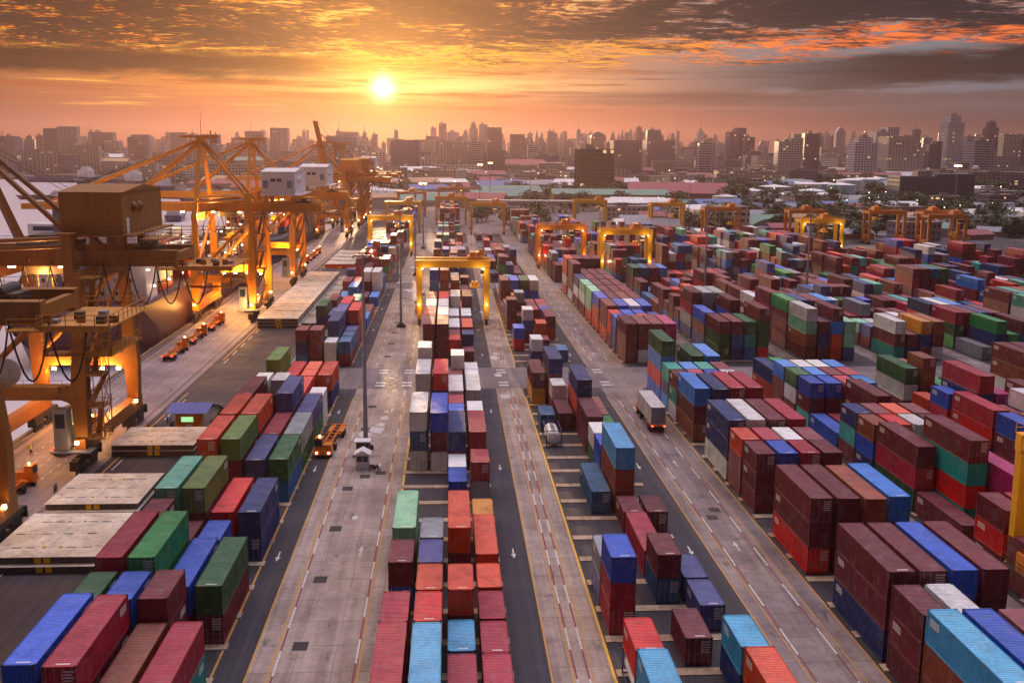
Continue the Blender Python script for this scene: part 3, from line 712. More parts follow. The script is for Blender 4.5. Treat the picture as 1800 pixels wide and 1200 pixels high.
# ------------------------------------------------------------------ quay cranes
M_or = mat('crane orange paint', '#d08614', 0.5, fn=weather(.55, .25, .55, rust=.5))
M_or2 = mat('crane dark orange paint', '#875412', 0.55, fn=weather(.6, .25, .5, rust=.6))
M_plat = mat('platform paint', '#b87a2a', 0.6, fn=weather(.6, .5, .5, rust=.5))
M_ye = mat('gantry yellow paint', '#eeb012', 0.45, fn=weather(.45, .3, .6, rust=.35))
M_go = mat('gantry orange paint', '#da8424', 0.5, fn=weather(.45, .3, .6, rust=.35))
M_dk = mat('dark machinery', '#38302c', 0.6, fn=weather(.4, 1, .5))
M_tyre = mat('tyre rubber', '#17161a', 0.85)
M_cable = mat('black cable', '#15120f', 0.7)
M_glass = mat('cab glass', '#223046', 0.12)
M_whp = mat('white painted steel', '#d9d6d8', 0.5, fn=weather(.3, .3, .75))
M_grp = mat('grey painted steel', '#7b8296', 0.5, fn=weather(.35, .6, .6))
M_lamp = mat('sodium lamp', '#ffb050', 0.5, emit=(1.0, .50, .14), es=60)
M_lampw = mat('warm white lamp', '#ffe0b0', 0.5, emit=(1.0, .72, .40), es=14)
def light(name, loc, power, col=(1, .42, .09), r=.35, spot=None):
    l = bpy.data.lights.new(name, 'SPOT' if spot else 'POINT'); l.energy = power; l.color = col; l.shadow_soft_size = r
    if spot: l.spot_size = R(spot); l.spot_blend = .6
    o = bpy.data.objects.new(name, l); C.objects.link(o); o.location = loc; return o
def rails(mb, pts, h=1.1, r=.035, every=2.2):
    for a, b in zip(pts, pts[1:]):
        a = Vector(a); b = Vector(b); n = max(1, int((b-a).length/every))
        for k in (h, h*.55): mb.tube(a+Vector((0,0,k)), b+Vector((0,0,k)), r, 4)
        for i in range(n+1):
            p = a.lerp(b, i/n); mb.tube(p, p+Vector((0,0,h)), r, 4)
def catenary(a, b, sag, n=10):
    a = Vector(a); b = Vector(b)
    return [a.lerp(b, i/n)-Vector((0,0,sag*4*(i/n)*(1-i/n))) for i in range(n+1)]
LX, SX = 7.1, -7.6     # landside and seaside rails
def quay_crane(name, label, loc, paint, house, boom_up=False, E=28.6, adx=0.3, has_house=True, bl=42.0, hs_=0.0, ext=1.4):
    t = thing(name, label, 'quay crane', loc, 0, 'ship-to-shore cranes along the quay')
    P = lambda m, n, ma=paint: m.build(n, ma, t)
    for x in (LX, SX):
        m = MB(); m.box(x-.75, x+.75, -1.0, 26.0, 3.0, 5.0); P(m, 'sill_beam')
        for y in (1.0, 24.0):
            b = MB(); b.beam((x, y-4.4, 2.35), (x, y+4.4, 2.35), .9, .8); b.box(x-.5, x+.5, y-.7, y+.7, 2.4, 3.0)
            for s in (-2.3, 2.3): b.beam((x, y+s-1.5, 1.45), (x, y+s+1.5, 1.45), .8, .6); b.box(x-.3, x+.3, y+s-.3, y+s+.3, 1.5, 2.1)
            b.box(x-.6, x+.6, y-4.9, y-4.5, 1.2, 2.6); b.box(x-.6, x+.6, y+4.5, y+4.9, 1.2, 2.6)
            bo = P(b, 'bogie', M_dk)
            for s in (-3.6, -2.6, -1.6, -.7, .9, 1.8, 2.8, 3.7): wh = MB(); wh.tube((x-.18, y+s, .55), (x+.18, y+s, .55), .48, 12); wh.build('wheel', M_dk, bo)
    for x in (LX, SX):
        s = 1 if x > 0 else -1
        for y, ty in ((.6, 3.0), (24.4, 22.0)):
            m = MB()
            m.hexa([(x-.85,y-1,5),(x+.85,y-1,5),(x+.85,y+1,5),(x-.85,y+1,5)], [(x-1.1,y-.9,11),(x+1.1,y-.9,11),(x+1.1,y+.9,11),(x-1.1,y+.9,11)])
            m.hexa([(x-1.1,y-.9,11),(x+1.1,y-.9,11),(x+1.1,y+.9,11),(x-1.1,y+.9,11)], [(x-.62,ty-.62,28.3),(x+.62,ty-.62,28.3),(x+.62,ty+.62,28.3),(x-.62,ty+.62,28.3)])
            if x > 0: m.box(x-1.9, x-.6, ty-.7, ty+.7, 26.0, 33.2); m.box(x-2.3, x-.2, ty-1.1, ty+1.1, 33.2, 33.4)
            P(m, 'leg')
        m = MB(); m.box(x-.7, x+.7, 1.6, 23.4, 26.2, 28.0); P(m, 'cross_beam')
        m = MB(); m.tube((x, 2.0, 13.5), (x, 21.5, 25.8), .38, 8); P(m, 'leg_brace')
    for y in (.6, 24.4):
        m = MB(); m.box(SX+1.0, LX-1.0, y-.8, y+.8, 10.4, 12.4)
        m.hexa([(SX+.8,y-.75,9.2),(SX+1.5,y-.75,10.0),(SX+1.5,y+.75,10.0),(SX+.8,y+.75,9.2)], [(SX+.8,y-.75,10.5),(SX+2.8,y-.75,10.5),(SX+2.8,y+.75,10.5),(SX+.8,y+.75,10.5)])
        m.hexa([(LX-1.5,y-.75,10.0),(LX-.8,y-.75,9.2),(LX-.8,y+.75,9.2),(LX-1.5,y+.75,10.0)], [(LX-2.8,y-.75,10.5),(LX-.8,y-.75,10.5),(LX-.8,y+.75,10.5),(LX-2.8,y+.75,10.5)])
        P(m, 'portal_beam')
        yt = 2.0 if y < 5 else 22.5
        m = MB(); m.tube((SX+.6, y, 12.6), (LX-.6, yt, 26.6), .45, 10); P(m, 'diagonal_brace')
    bx = SX-3.5
    for y in (8.0, 17.0):
        m = MB(); m.box(bx, E, y-.7, y+.7, 28.3, 30.5); m.box(bx, E, y-.85, y+.85, 30.5, 30.62); P(m, 'girder')
    m = MB(); rails(m, [(bx, 7.2, 30.6), (E, 7.2, 30.6)], every=2.4); rails(m, [(bx, 17.8, 30.6), (E, 17.8, 30.6)], every=2.4)
    for k in range(12): m.box(bx+3+k*3.1, bx+3.8+k*3.1, 7.0, 7.28, 28.6, 29.3)
    P(m, 'girder_rail')
    m = MB()
    for y in (8.0, 17.0):
        for k in range(int((E-bx)/3.2)): m.box(bx+1.5+k*3.2, bx+1.56+k*3.2, y-.74, y+.74, 28.26, 30.52)
    P(m, 'girder_seam')
    m = MB(); m.tube((-2.2, -1.3, 14.6), (-2.2, -.9, 14.6), 2.0, 20); m.tube((-2.2, -1.5, 14.6), (-2.2, -.8, 14.6), .7, 12); m.box(-2.5, -1.9, -1.2, .2, 12.4, 14.6); P(m, 'cable_reel', M_grp)
    for x in (E-.4, 14.0): 
        m = MB(); m.box(x-.4, x+.4, 8.7, 16.3, 28.8, 30.2); P(m, 'girder_tie')
    # boom over the water
    m = MB(); ang = R(78) if boom_up else 0.0
    ex, ez = bx-.3-bl*math.cos(ang), 29.4+bl*math.sin(ang)
    for y in (8.0, 17.0): m.beam((bx-.1, y, 29.4), (ex, y, ez), 1.3, 2.0, w2=1.1, h2=1.5)
    for k in (.2, .4, .6, .8, .99):
        p = Vector((bx-.1, 8.6, 29.4)).lerp(Vector((ex, 8.6, ez)), k); m.beam(p, (p.x, 16.4, p.z), .8, .8)
    P(m, 'boom')
    ax, az_ = SX+adx, 47.2
    for y0 in (2.5, 22.5):
        m = MB(); m.beam((SX+.2, y0, 28.0), (ax, 12.5+(y0-12.5)*.12, az_), 1.1, 1.1, w2=.8, h2=.8); P(m, 'mast_leg')
    m = MB(); m.box(ax-.9, ax+.9, 10.2, 14.8, 46.2, 47.6); m.beam((ax-5.5, 12.5, 47.8), (ax+4.6, 12.5, 47.8), .6, .6); m.box(ax-3.6, ax+4.4, 10.3, 14.7, 46.0, 46.12)
    m.tube((ax, 12.5, 47.6), (ax, 12.5, 52.0), .12, 5); m.tube((ax, 12.5, 52.0), (ax, 12.5, 54.5), .05, 4)
    rails(m, [(ax-3.6,10.3,46.1),(ax+4.4,10.3,46.1),(ax+4.4,14.7,46.1),(ax-3.6,14.7,46.1),(ax-3.6,10.3,46.1)], every=1.6)
    m.tube((ax+2.8, 11.2, 46.1), (ax+2.8, 11.2, 49.4), .22, 6); m.tube((ax+3.6, 13.5, 46.1), (ax+3.6, 13.5, 49.0), .18, 6)
    P(m, 'mast_head')
    for y in (9.0, 16.0):
        m = MB(); m.tube((ax+.4, 12.5+(y-12.5)*.4, 46.2), (LX-1.0, y, 30.6), .42, 8); P(m, 'back_stay')
        m = MB()
        if boom_up: m.tube((ax-.3, 12.5+(y-12.5)*.4, 46.6), (bx-.3-24*math.cos(ang), y, 29.4+24*math.sin(ang)+.8), .22, 6)
        else:
            m.tube((ax-.3, 12.5+(y-12.5)*.4, 46.4), (bx-16, y, 30.6), .36, 8)
            m.tube((ax-.3, 12.5+(y-12.5)*.4, 47.0), (bx-36, y, 30.4), .30, 8)
        P(m, 'fore_stay')
    for y, z in ((3.0, 31.6), (3.0, 32.7), (22.0, 31.6)): m = MB(); m.tube((SX, y, z-.6), (LX-1.2, y, z), .3, 8); P(m, 'tie_tube')
    m = MB()
    for y in (11.0, 14.0): m.tube((ax+.2, 12.5, 47.0), (ex+1, y, ez+1.0), .05, 4); m.tube((ax, y, 47.0), (LX+6, y, 33.0), .04, 4)
    P(m, 'wire_ropes', M_cable)
    if has_house:
        # machinery house on posts
        hx0, hx1 = 3.9+hs_, 12.6+hs_
        m = MB(); m.box(hx0, hx1, 6.0, 26.0, 33.0, 38.9)
        m.hexa([(hx0-.2,5.8,38.9),(hx1+.2,5.8,38.9),(hx1+.2,26.2,38.9),(hx0-.2,26.2,38.9)], [(hx0-.2,15.6,39.7),(hx1+.2,15.6,39.7),(hx1+.2,16.4,39.7),(hx0-.2,16.4,39.7)])
        m.box(hx0-.4, hx1+1.6, 5.0, 26.6, 32.7, 32.95)
        hs = P(m, 'machinery_house', house)
        for x in (hx0+.8, hx1-.8):
            for y in (8.0, 17.0): m = MB(); m.box(x-.45, x+.45, y-.6, y+.6, 30.6, 32.7); P(m, 'house_post')
        for y in (11.0, 13.6): m = MB(); m.ball((hx1+.05, y, 36.6), .75, .8, .8, 10, 8); m.build('vent_hood', house, hs)
        m = MB(); m.box(hx1, hx1+.08, 7.6, 8.7, 33.0, 35.2); m.build('door', M_whp, hs)
        for x in ((hx0+3.0, hx0+4.6) if house is M_whp else ()): m = MB(); m.box(x-.6, x+.6, 5.9, 6.02, 36.3, 37.1); m.build('louvre', M_dk, hs)
        for x in ((hx0+1.0, hx0+7.3) if house is M_whp else ()): m = MB(); m.box(x-.6, x+.6, 5.55, 6.0, 34.6, 36.6); m.build('fan_box', M_grp if house is M_whp else house, hs)
        m = MB(); rails(m, [(hx0-.4,5.05,32.95),(hx1+1.5,5.05,32.95),(hx1+1.5,26.5,32.95)], every=2.0)
        m.box(hx1+1.6, hx1+4.4, 8.0, 15.0, 32.0, 32.15); rails(m, [(hx1+1.6,8,32.15),(hx1+4.3,8,32.15),(hx1+4.3,15,32.15)], every=1.4)
        P(m, 'house_walkway')
    # trolley, cab, spreader
    m = MB(); m.box(-3.0, 3.4, 7.6, 17.4, 30.7, 31.5); m.box(-2.0, 2.0, 9.5, 15.5, 31.5, 32.5); m.box(-2.8, 3.2, 8.6, 9.6, 27.0, 28.2)
    P(m, 'trolley', M_dk)
    m = MB(); m.box(3.6, 6.2, 6.2, 9.0, 24.4, 26.9); m.box(3.5, 6.3, 6.1, 9.1, 26.9, 27.1); m.box(4.4, 5.4, 7.0, 8.0, 27.1, 28.3); cb = P(m, 'operator_cab', M_whp)
    m = MB(); m.box(3.58, 6.22, 6.18, 9.02, 25.3, 26.3); m.build('cab_window', M_glass, cb)
    m = MB()
    for dx in (-1, 1):
        for y in (9.5, 15.5): m.tube((dx, y, 27.0), (dx, y, 22.0), .04, 4)
    m.box(-1.2, 1.2, 6.4, 18.6, 21.0, 21.6); m.box(-1.0, 1.0, 10, 15, 21.6, 22.3)
    P(m, 'spreader', M_ye)
    # backreach platforms
    m = MB(); m.box(17.0, E+.3, 5.2, 7.3, 28.0, 28.15); rails(m, [(17,5.25,28.15),(E+.2,5.25,28.15),(E+.2,7.3,28.15)], every=1.5)
    m.box(E, E+ext, 6.0, 19.0, 28.2, 28.34); m.box(E, E+ext, 5.95, 6.1, 27.9, 28.5); rails(m, [(E,6.05,28.4),(E+ext-.1,6.05,28.4),(E+ext-.1,18.95,28.4),(E,18.95,28.4)], every=1.3, r=.05)
    for k in range(int(ext/1.6)):
        mq = MB(); mq.box(E+.4+k*1.5, E+1.2+k*1.5, 8+(k % 3)*2.6, 9.0+(k % 3)*2.6, 28.35, 28.75+.3*(k % 2)); P(mq, 'equipment_box', M_dk if k % 2 else M_grp)
    m.box(E+ext-7, E+ext-.5, 7.4, 9.4, 25.2, 25.3); m.box(E+ext-2.4, E+ext-.5, 9.4, 17.6, 25.2, 25.3); rails(m, [(E+ext-7,7.4,25.3),(E+ext-.5,7.4,25.3),(E+ext-.5,17.6,25.3)], every=1.3); rails(m, [(E+ext-7,9.4,25.3),(E+ext-2.4,9.4,25.3),(E+ext-2.4,17.6,25.3)], every=1.3)
    for x in (E+ext-6.8, E+ext-.7):
        for y in (7.6, 17.4): m.tube((x, y, 25.2), (x, y, 28.4), .10, 5)
        m.tube((x, 7.6, 25.3), (x-2.4 if x > E+ext-4 else x+2.4, 7.6, 28.3), .07, 4)
    P(m, 'service_platform', M_plat)
    m = MB(); m.box(E-7, E-3.4, 10.5, 14.0, 30.2, 30.9); m.tube((E-5.2, 10.2, 31.0), (E-5.2, 14.4, 31.0), .7, 14); P(m, 'winch', M_dk)
    m = MB(); x = bx+2
    while x < E+ext-4:
        m.path(catenary((x, 6.4, 28.2), (x+3.6, 6.4, 28.2), 5.2), .10, 5); m.tube((x, 6.4, 28.2), (x, 6.4, 28.9), .1, 4); x += 3.7
    P(m, 'festoon_cable', M_cable)
    # stairs, landings and lift on the near landside leg
    m = MB(); x0 = LX+1.2
    for i, z in enumerate((5.0, 9.5, 14.0, 18.5, 23.0, 27.5)):
        m.box(x0-.1, x0+2.4, -1.2, 2.4, z, z+.12); rails(m, [(x0,-1.2,z+.1),(x0+2.4,-1.2,z+.1),(x0+2.4,2.4,z+.1),(x0,2.4,z+.1)], every=1.4)
        if z < 27: m.beam((x0+.4, -1.0 if i % 2 else 2.2, z), (x0+2.0, 2.2 if i % 2 else -1.0, z+4.5), .7, .12)
    for dx in (.0, 2.3):
        for y in (-1.1, 2.3): m.tube((x0+dx, y, 5.0), (x0+dx, y, 28.6), .07, 4)
    for z in (5.0, 9.5, 14.0, 18.5, 23.0):
        for dx in (.0, 2.3): m.tube((x0+dx, -1.1, z), (x0+dx, 2.3, z+4.5), .05, 4); m.tube((x0+dx, 2.3, z), (x0+dx, -1.1, z+4.5), .05, 4)
        for y in (-1.1, 2.3): m.tube((x0, y, z), (x0+2.3, y, z+4.5), .05, 4)
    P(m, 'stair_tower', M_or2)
    m = MB(); m.box(LX-3.2, LX-1.3, -1.8, .0, 3.6, 9.2); m.box(LX-3.3, LX-1.2, -1.9, .1, 9.2, 9.4); m.box(LX-3.6, LX+1.8, -2.4, .2, 3.3, 3.5); lf = P(m, 'lift_car', M_grp)
    m = MB(); m.box(LX-2.9, LX-1.6, -1.84, -1.76, 6.8, 8.8); m.build('lift_window', M_glass, lf)
    m = MB(); m.box(SX+1.2, LX-1.4, -2.2, -.4, 12.5, 12.62); rails(m, [(SX+1.2,-2.2,12.6),(LX-1.4,-2.2,12.6)], every=1.6)
    m.box(LX-6.5, LX-1.6, -3.4, -2.3, 12.0, 13.0)
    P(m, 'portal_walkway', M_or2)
    fl_ = [(x-.3, x+.3, 23.3, 23.55, 9.7, 10.1) for x in (SX+2.5, -2, 2.5, LX-2)]+[(x-.35, x+.35, 7.6, 8.4, 28.05, 28.28) for x in (-12, -4, 3)]+[(x-.2, x+.2, y-.2, y+.2, 4.6, 5.0) for x, y in ((LX, -2.2), (SX, -2.2), (LX+.9, 22.0))]
    for f_ in fl_: m = MB(); m.box(*f_); P(m, 'floodlight', M_lamp)
    return t
CRX = -58.8
cranes = [
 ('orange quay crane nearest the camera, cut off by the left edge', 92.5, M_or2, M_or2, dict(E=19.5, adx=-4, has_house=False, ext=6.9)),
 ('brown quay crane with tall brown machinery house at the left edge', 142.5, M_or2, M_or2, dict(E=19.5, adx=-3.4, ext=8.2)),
 ('orange quay crane with lowered boom and nearer white machinery house', 270.0, M_or, M_whp, dict(hs_=5.4, E=24.5, ext=3)),
 ('orange quay crane behind the nearer white house, second tall mast', 340.0, M_or, M_whp, dict(hs_=5.4, E=24.5, ext=3)),
 ('orange quay crane with its boom raised steeply against the skyline', 590.0, M_or, M_or, dict(boom_up=True, bl=31.0)),
 ('hazy orange quay crane just before the raised boom', 520.0, M_or, M_or, {}),
 ('farthest orange quay crane, with pale machinery house', 640.0, M_or, M_whp, {}),
]
for lab, y, pa, ho, kw in cranes:
    quay_crane('quay_crane', lab, (CRX, y, 0), pa, ho, **kw)
for i, (x, y, z, pw, sp) in enumerate(((CRX-4, 165.0, 9.4, 9000, 0), (CRX+3, 165.0, 9.4, 9000, 0), (CRX-1, 149.0, 4.5, 1500, 0), (CRX-2, 292.5, 9.4, 26000, 0), (CRX+4, 292.5, 9.4, 14000, 0), (CRX-5, 266, 5, 4500, 0), (CRX+6.5, 266, 5, 5000, 0), (CRX, 150, 27.0, 6000, 0), (CRX-4, 278, 27.2, 16000, 0),
        (CRX, 348, 27, 16000, 0), (CRX, 362, 9, 14000, 0), (CRX, 470, 12, 16000, 0), (CRX, 104, 24, 6000, 0), (CRX-3, 116, 9, 5000, 0))):
    light('crane_light', (x, y, z), pw*.6)

# ------------------------------------------------------------------ yard gantries on tyres
def yard_gantry(label, loc, paint, tx=5.5, sz=9.0, w_=8.8, hgt=16.8, lit=False, name='yard_gantry_crane'):
    t = thing(name, label, 'gantry crane', loc, 0, 'yard gantry cranes over the container blocks')
    P = lambda m, n, ma=paint: m.build(n, ma, t)
    for x in (-w_, w_):
        m = MB(); m.box(x-.5, x+.5, -1.0, 8.2, 1.5, 2.5); P(m, 'sill_beam')
        for y in (0.0, 7.2):
            m = MB(); m.hexa([(x-.55,y-.5,2.5),(x+.55,y-.5,2.5),(x+.55,y+.5,2.5),(x-.55,y+.5,2.5)], [(x-.75,y-.6,hgt-1.9),(x+.75,y-.6,hgt-1.9),(x+.75,y+.6,hgt-1.9),(x-.75,y+.6,hgt-1.9)]); P(m, 'leg')
            m = MB()
            for s in (-.8, .8): m.tube((x-.28, y+s, .75), (x+.28, y+s, .75), .74, 14)
            m.tube((x-.1, y-.8, .75), (x-.1, y+.8, .75), .12, 6)
            wq = P(m, 'wheel_pair', M_tyre)
            m = MB(); m.box(x-.38, x+.38, y-.5, y+.5, .9, 1.5); m.build('wheel_bracket', M_dk, wq)
    for y in (0.0, 7.2):
        m = MB(); m.box(-w_-.9, w_+.9, y-.55, y+.55, hgt-1.8, hgt); m.box(-w_-.9, w_+.9, y-.66, y+.66, hgt, hgt+.08); P(m, 'girder')
        m = MB(); yy = y+(-.62 if y < 3 else .62); rails(m, [(-w_-.9,yy,hgt+.05),(w_+.9,yy,hgt+.05)], every=2.2, h=1.0); P(m, 'handrail')
    for x in (-w_-.5, w_+.5): m = MB(); m.box(x-.35, x+.35, .56, 6.64, hgt-1.4, hgt-.4); P(m, 'end_tie')
    m = MB(); m.box(tx-2.0, tx+2.0, .4, 6.8, hgt+.15, hgt+.9); m.box(tx-1.4, tx+.2, 1.2, 5.8, hgt+.9, hgt+2.0); m.tube((tx+.9, 1.5, hgt+1.5), (tx+.9, 5.5, hgt+1.5), .6, 10); m.box(tx+1.0, tx+1.9, 4.6, 6.4, hgt+.9, hgt+2.4)
    rails(m, [(tx-2,.4,hgt+.9),(tx+2,.4,hgt+.9),(tx+2,6.8,hgt+.9)], every=1.4)
    P(m, 'trolley', M_go if paint is M_ye else paint)
    m = MB(); m.box(tx+1.5, tx+3.0, .9, 2.9, hgt-4.2, hgt-2.0); m.box(tx+1.9, tx+2.6, 1.4, 2.2, hgt-2.0, hgt-.2); cb = P(m, 'operator_cab', M_whp if w_ else M_dk)
    m = MB(); m.box(tx+1.47, tx+3.03, .87, 2.93, hgt-3.6, hgt-2.6); m.build('cab_window', M_glass, cb)
    m = MB()
    for dx in (-.9, .9):
        for y in (2.4, 4.8): m.tube((tx+dx, y, hgt-.1), (tx+dx*.8, y, sz+.9), .035, 4)
    m.box(tx-.9, tx+.9, 2.2, 5.0, sz+.4, sz+1.0); m.tube((tx-.5, 2.4, sz+1.2), (tx-.5, 4.8, sz+1.2), .35, 10); m.tube((tx+.5, 2.4, sz+1.2), (tx+.5, 4.8, sz+1.2), .35, 10)
    m.box(tx-1.2, tx+1.2, .7, 6.5, sz, sz+.4)
    P(m, 'spreader', M_ye)
    m = MB(); m.box(-w_-.9, -w_+.9, 2.2, 5.4, 2.6, 4.6); P(m, 'power_unit', M_go); m = MB(); m.box(w_-.7, w_+.7, 2.4, 4.6, 2.6, 4.2); P(m, 'battery_box', M_go)
    m = MB(); x = -w_-.62
    rails(m, [(x-.5,-.6,2.6),(x-.5,7.6,2.6)], every=1.6); m.box(x-.5, x, -.6, 7.6, 2.5, 2.6)
    for z in range(3, int(hgt)-2): m.tube((x, -.55, z), (x, -.15, z), .03, 4)
    P(m, 'ladder', M_dk)
    for x, z in ((-w_+.9, hgt-2.2), (w_-.9, hgt-2.2), (-w_, 5.2), (w_, 5.2)): m = MB(); m.box(x-.16, x+.16, -.78, -.56, z, z+.26); P(m, 'floodlight', M_lampw if lit else M_grp)
    return t
G = [  # block or x, y, paint, trolley x, spreader z, lit, label
 ('B', 265.6, M_ye, 5.8, 9.5, 1, 'tall yellow gantry crane straddling the centre block, nearest of all'),
 ('D', 393, M_go, 1.5, 11, 1, 'orange gantry crane lit by lamps on both legs, right of centre'),
 ('E', 372, M_ye, 4.0, 11, 1, 'bright yellow gantry crane right beside the lamp-lit orange one'),
 ('C', 551, M_ye, 4.0, 12, 0, 'thin yellow gantry crane above the road before the white gate'),
 ('F', 590, M_ye, 5.0, 12, 0, 'yellow gantry crane behind the lamp-lit orange one'),
 ('H', 560, M_ye, 3.0, 9, 0, 'yellow gantry crane in front of the long red roof'),
 ('I', 520, M_go, 5.0, 8, 0, 'pale orange gantry crane in front of white four-storey office'),
 ('K', 505, M_go, 0.0, 12, 0, 'farther orange gantry crane behind the white lamp-lit yellow one'),
 ('J', 436, M_ye, 2.0, 11, 1, 'yellow gantry crane with bright lamp beside the right lamp mast'),
 (230.0, 502, M_go, -5.0, 12, 0, 'wide orange gantry crane at right before the dark blue building'),
 (246.0, 472, M_go, 5.0, 7, 0, 'rightmost orange gantry crane with lowered spreader'),
 (258.0, 500, M_go, -3.0, 12, 0, 'orange gantry crane overlapping the rightmost one'),
 ('A', 440, M_ye, 3.0, 12, 1, 'yellow gantry crane over the leftmost block'),
 ('A', 560, M_ye, 3.0, 12, 0, 'pale yellow gantry crane second away over the leftmost block'),
 ('A', 690, M_go, 0.0, 12, 0, 'farthest orange gantry crane over the leftmost block'),
 ('B', 620, M_ye, 0.0, 12, 0, 'hazy yellow gantry crane beyond the centre block'),
 ('B', 760, M_go, 2.0, 12, 0, 'reddish gantry crane farthest beyond the centre block'),
 ('E', 92.5, M_ye, 0.0, 10, 1, 'big yellow gantry leg cut off by the right edge'),
]
for b, y, pa, tx, sz, lit, lab in G:
    gx = (BLK[b][0]+sh(BLK[b][0], y)+6.9) if isinstance(b, str) else b+sh(b, y)
    if y < 95: gx += 2.5
    yard_gantry(lab, (gx, y, 0), pa, tx, sz, lit=bool(lit))
    if lit:
        for s in (-1, 1): light('gantry_light', (gx+s*7.4, y-1.9, 5.4), 420, (1, .68, .28)); light('gantry_light', (gx+s*7.0, y-1.9, 14.0), 320, (1, .68, .28))

# ------------------------------------------------------------------ lamp masts
M_pole = mat('mast steel', '#8b8ea0', 0.45, 0.2, fn=weather(.3, .8, .7))
def lamp_mast(label, loc, h=30, lit=False, arms=2):
    t = thing('lamp_mast', label, 'lamp mast', loc, 0, 'tall lamp masts standing in the yard')
    m = MB(); m.tube((0,0,.5), (0,0,h), .38, 12, .14); m.build('pole', M_pole, t)
    m = MB(); m.tube((0,0,0), (0,0,.55), .95, 12); m.box(-.6, .6, -.6, .6, .55, 1.1)
    for i in range(6): m.box(.9*math.cos(i)-.25, .9*math.cos(i)+.25, .9*math.sin(i)-.25, .9*math.sin(i)+.25, 0, .7)
    m.build('base', M_dk, t)
    m = MB(); m.box(-1.5, 1.5, -.09, .09, h-.35, h-.15); m.box(-.09, .09, -1.0, 1.0, h-.34, h-.16)
    for x in (-1.4, -.7, .7, 1.4): m.box(x-.22, x+.22, -.3, .3, h-.6, h-.36)
    m.build('lamp_head', M_lamp if lit else M_pole, t)
for x, y, h, lit, lab in ((-12.9, 152.2, 30, 0, 'tall grey lamp mast standing beside the white guard booth'), (-12.6, 261.3, 30, 0, 'grey lamp mast with dark base in the left lane, second from camera'),
    (101.9, 285.5, 34, 0, 'tall slender mast rising from the right-hand containers'), (76.0, 300.0, 31, 0, 'thin mast left of the tallest right-hand mast'),
    (236.0, 470.0, 40, 1, 'lit lamp mast at right in front of the dark blue building'), (-12.4, 370, 30, 0, 'pale lamp mast third along the left lane'), (-12.2, 470, 30, 1, 'lit lamp mast fourth along the left lane'),
    (22.0, 760, 34, 1, 'lamp mast with two orange lamps beside the white gate'), (60.0, 770, 34, 0, 'mast standing right behind the white gate roof'), (33, 850, 34, 1, 'distant lit mast left of the dark glass office'),
    (150, 640, 30, 0, 'slim mast in front of the red roof'), (262, 640, 30, 0, 'slim mast before the storage tanks')):
    lamp_mast(lab, (x, y, 0), h, lit)

# ------------------------------------------------------------------ vehicles
M_yv = mat('vehicle orange paint', '#d8741a', 0.4, fn=weather(.3, 1, .6))
M_rv = mat('vehicle red paint', '#b93a22', 0.45, fn=weather(.3, 1, .6))
M_tail = mat('tail lamp', '#ff2010', 0.4, emit=(1, .05, .03), es=9)
M_head = mat('head lamp', '#ffe0b0', 0.4, emit=(1, .6, .25), es=12)
def yard_truck(label, loc, rz, paint=None, cabp=None):
    """drives towards local -Y; cab in front, long chassis trailer behind"""
    paint = paint or M_yv; cabp = cabp or paint
    t = thing('yard_truck', label, 'yard truck', loc, rz, 'yard trucks and trailers')
    m = MB(); m.box(-.5, .5, 0, 5.6, .75, 1.1); m.box(-1.25, 1.25, -.05, 1.5, .5, 1.25); m.box(-.2, 1.2, .1, 1.4, 1.25, 1.95)
    m.hexa([(-1.25,-.35,.55),(1.25,-.35,.55),(1.25,-.05,.55),(-1.25,-.05,.55)], [(-1.15,-.2,1.2),(1.15,-.2,1.2),(1.15,-.05,1.2),(-1.15,-.05,1.2)])
    m.build('tractor_body', paint, t)
    m = MB(); m.hexa([(-1.25,.0,1.25),(-.1,.0,1.25),(-.1,1.7,1.25),(-1.25,1.7,1.25)], [(-1.2,.25,2.85),(-.15,.25,2.85),(-.15,1.7,2.85),(-1.2,1.7,2.85)]); m.box(-1.25, -.1, .2, 1.75, 2.85, 2.95); cb = m.build('cab', cabp, t)
    m = MB(); m.box(-1.27, -.08, .02, 1.45, 1.75, 2.65); m.build('cab_window', M_glass, cb)
    for y in (1.0, 4.3, 11.3, 12.6):
        m = MB()
        for s in (-1, 1): m.tube((s*.82, y, .52), (s*1.22, y, .52), .52, 14)
        m.tube((-.85, y, .52), (.85, y, .52), .3, 8)
        m.build('wheel_pair', M_tyre, t)
    m = MB()
    for s in (-1, 1): m.box(s*.5-.09, s*.5+.09, 3.2, 14.0, 1.15, 1.45)
    for y in (3.4, 5.2, 7, 8.8, 10.6, 12.4): m.box(-.41, .41, y-.1, y+.1, 1.2, 1.38)
    for y in (3.3, 8.6, 13.8): m.box(-1.22, 1.22, y-.15, y+.15, 1.16, 1.42)
    m.box(-1.2, -.62, 9.9, 13.7, 1.1, 1.3); m.box(.62, 1.2, 9.9, 13.7, 1.1, 1.3)
    m.build('trailer_bed', paint, t)
    for s in (-1, 1):
        m = MB(); m.box(s*1.0-.14, s*1.0+.14, 14.0, 14.06, 1.15, 1.35); m.build('tail_light', M_tail, t)
        m = MB(); m.tube((s*.9, -.34, .85), (s*.9, -.40, .85), .15, 10); m.build('headlight', M_head, t)
    m = MB(); m.tube((-.6, 1.0, 2.95), (-.6, 1.0, 3.2), .1, 8); m.build('beacon', M_lamp, t)
    return t
Q = R(180)
yard_truck('empty orange yard truck driving towards the camera beside the leftmost block', (-18.9, 148.0, 0), R(-4), M_yv)
yard_truck('orange truck and chassis in the far lower left, driving off', (-57.4, 137.5, 0), Q, M_yv)
yard_truck('orange chassis truck parked beneath the brown crane', (-57.6, 163.0, 0), Q, M_yv)
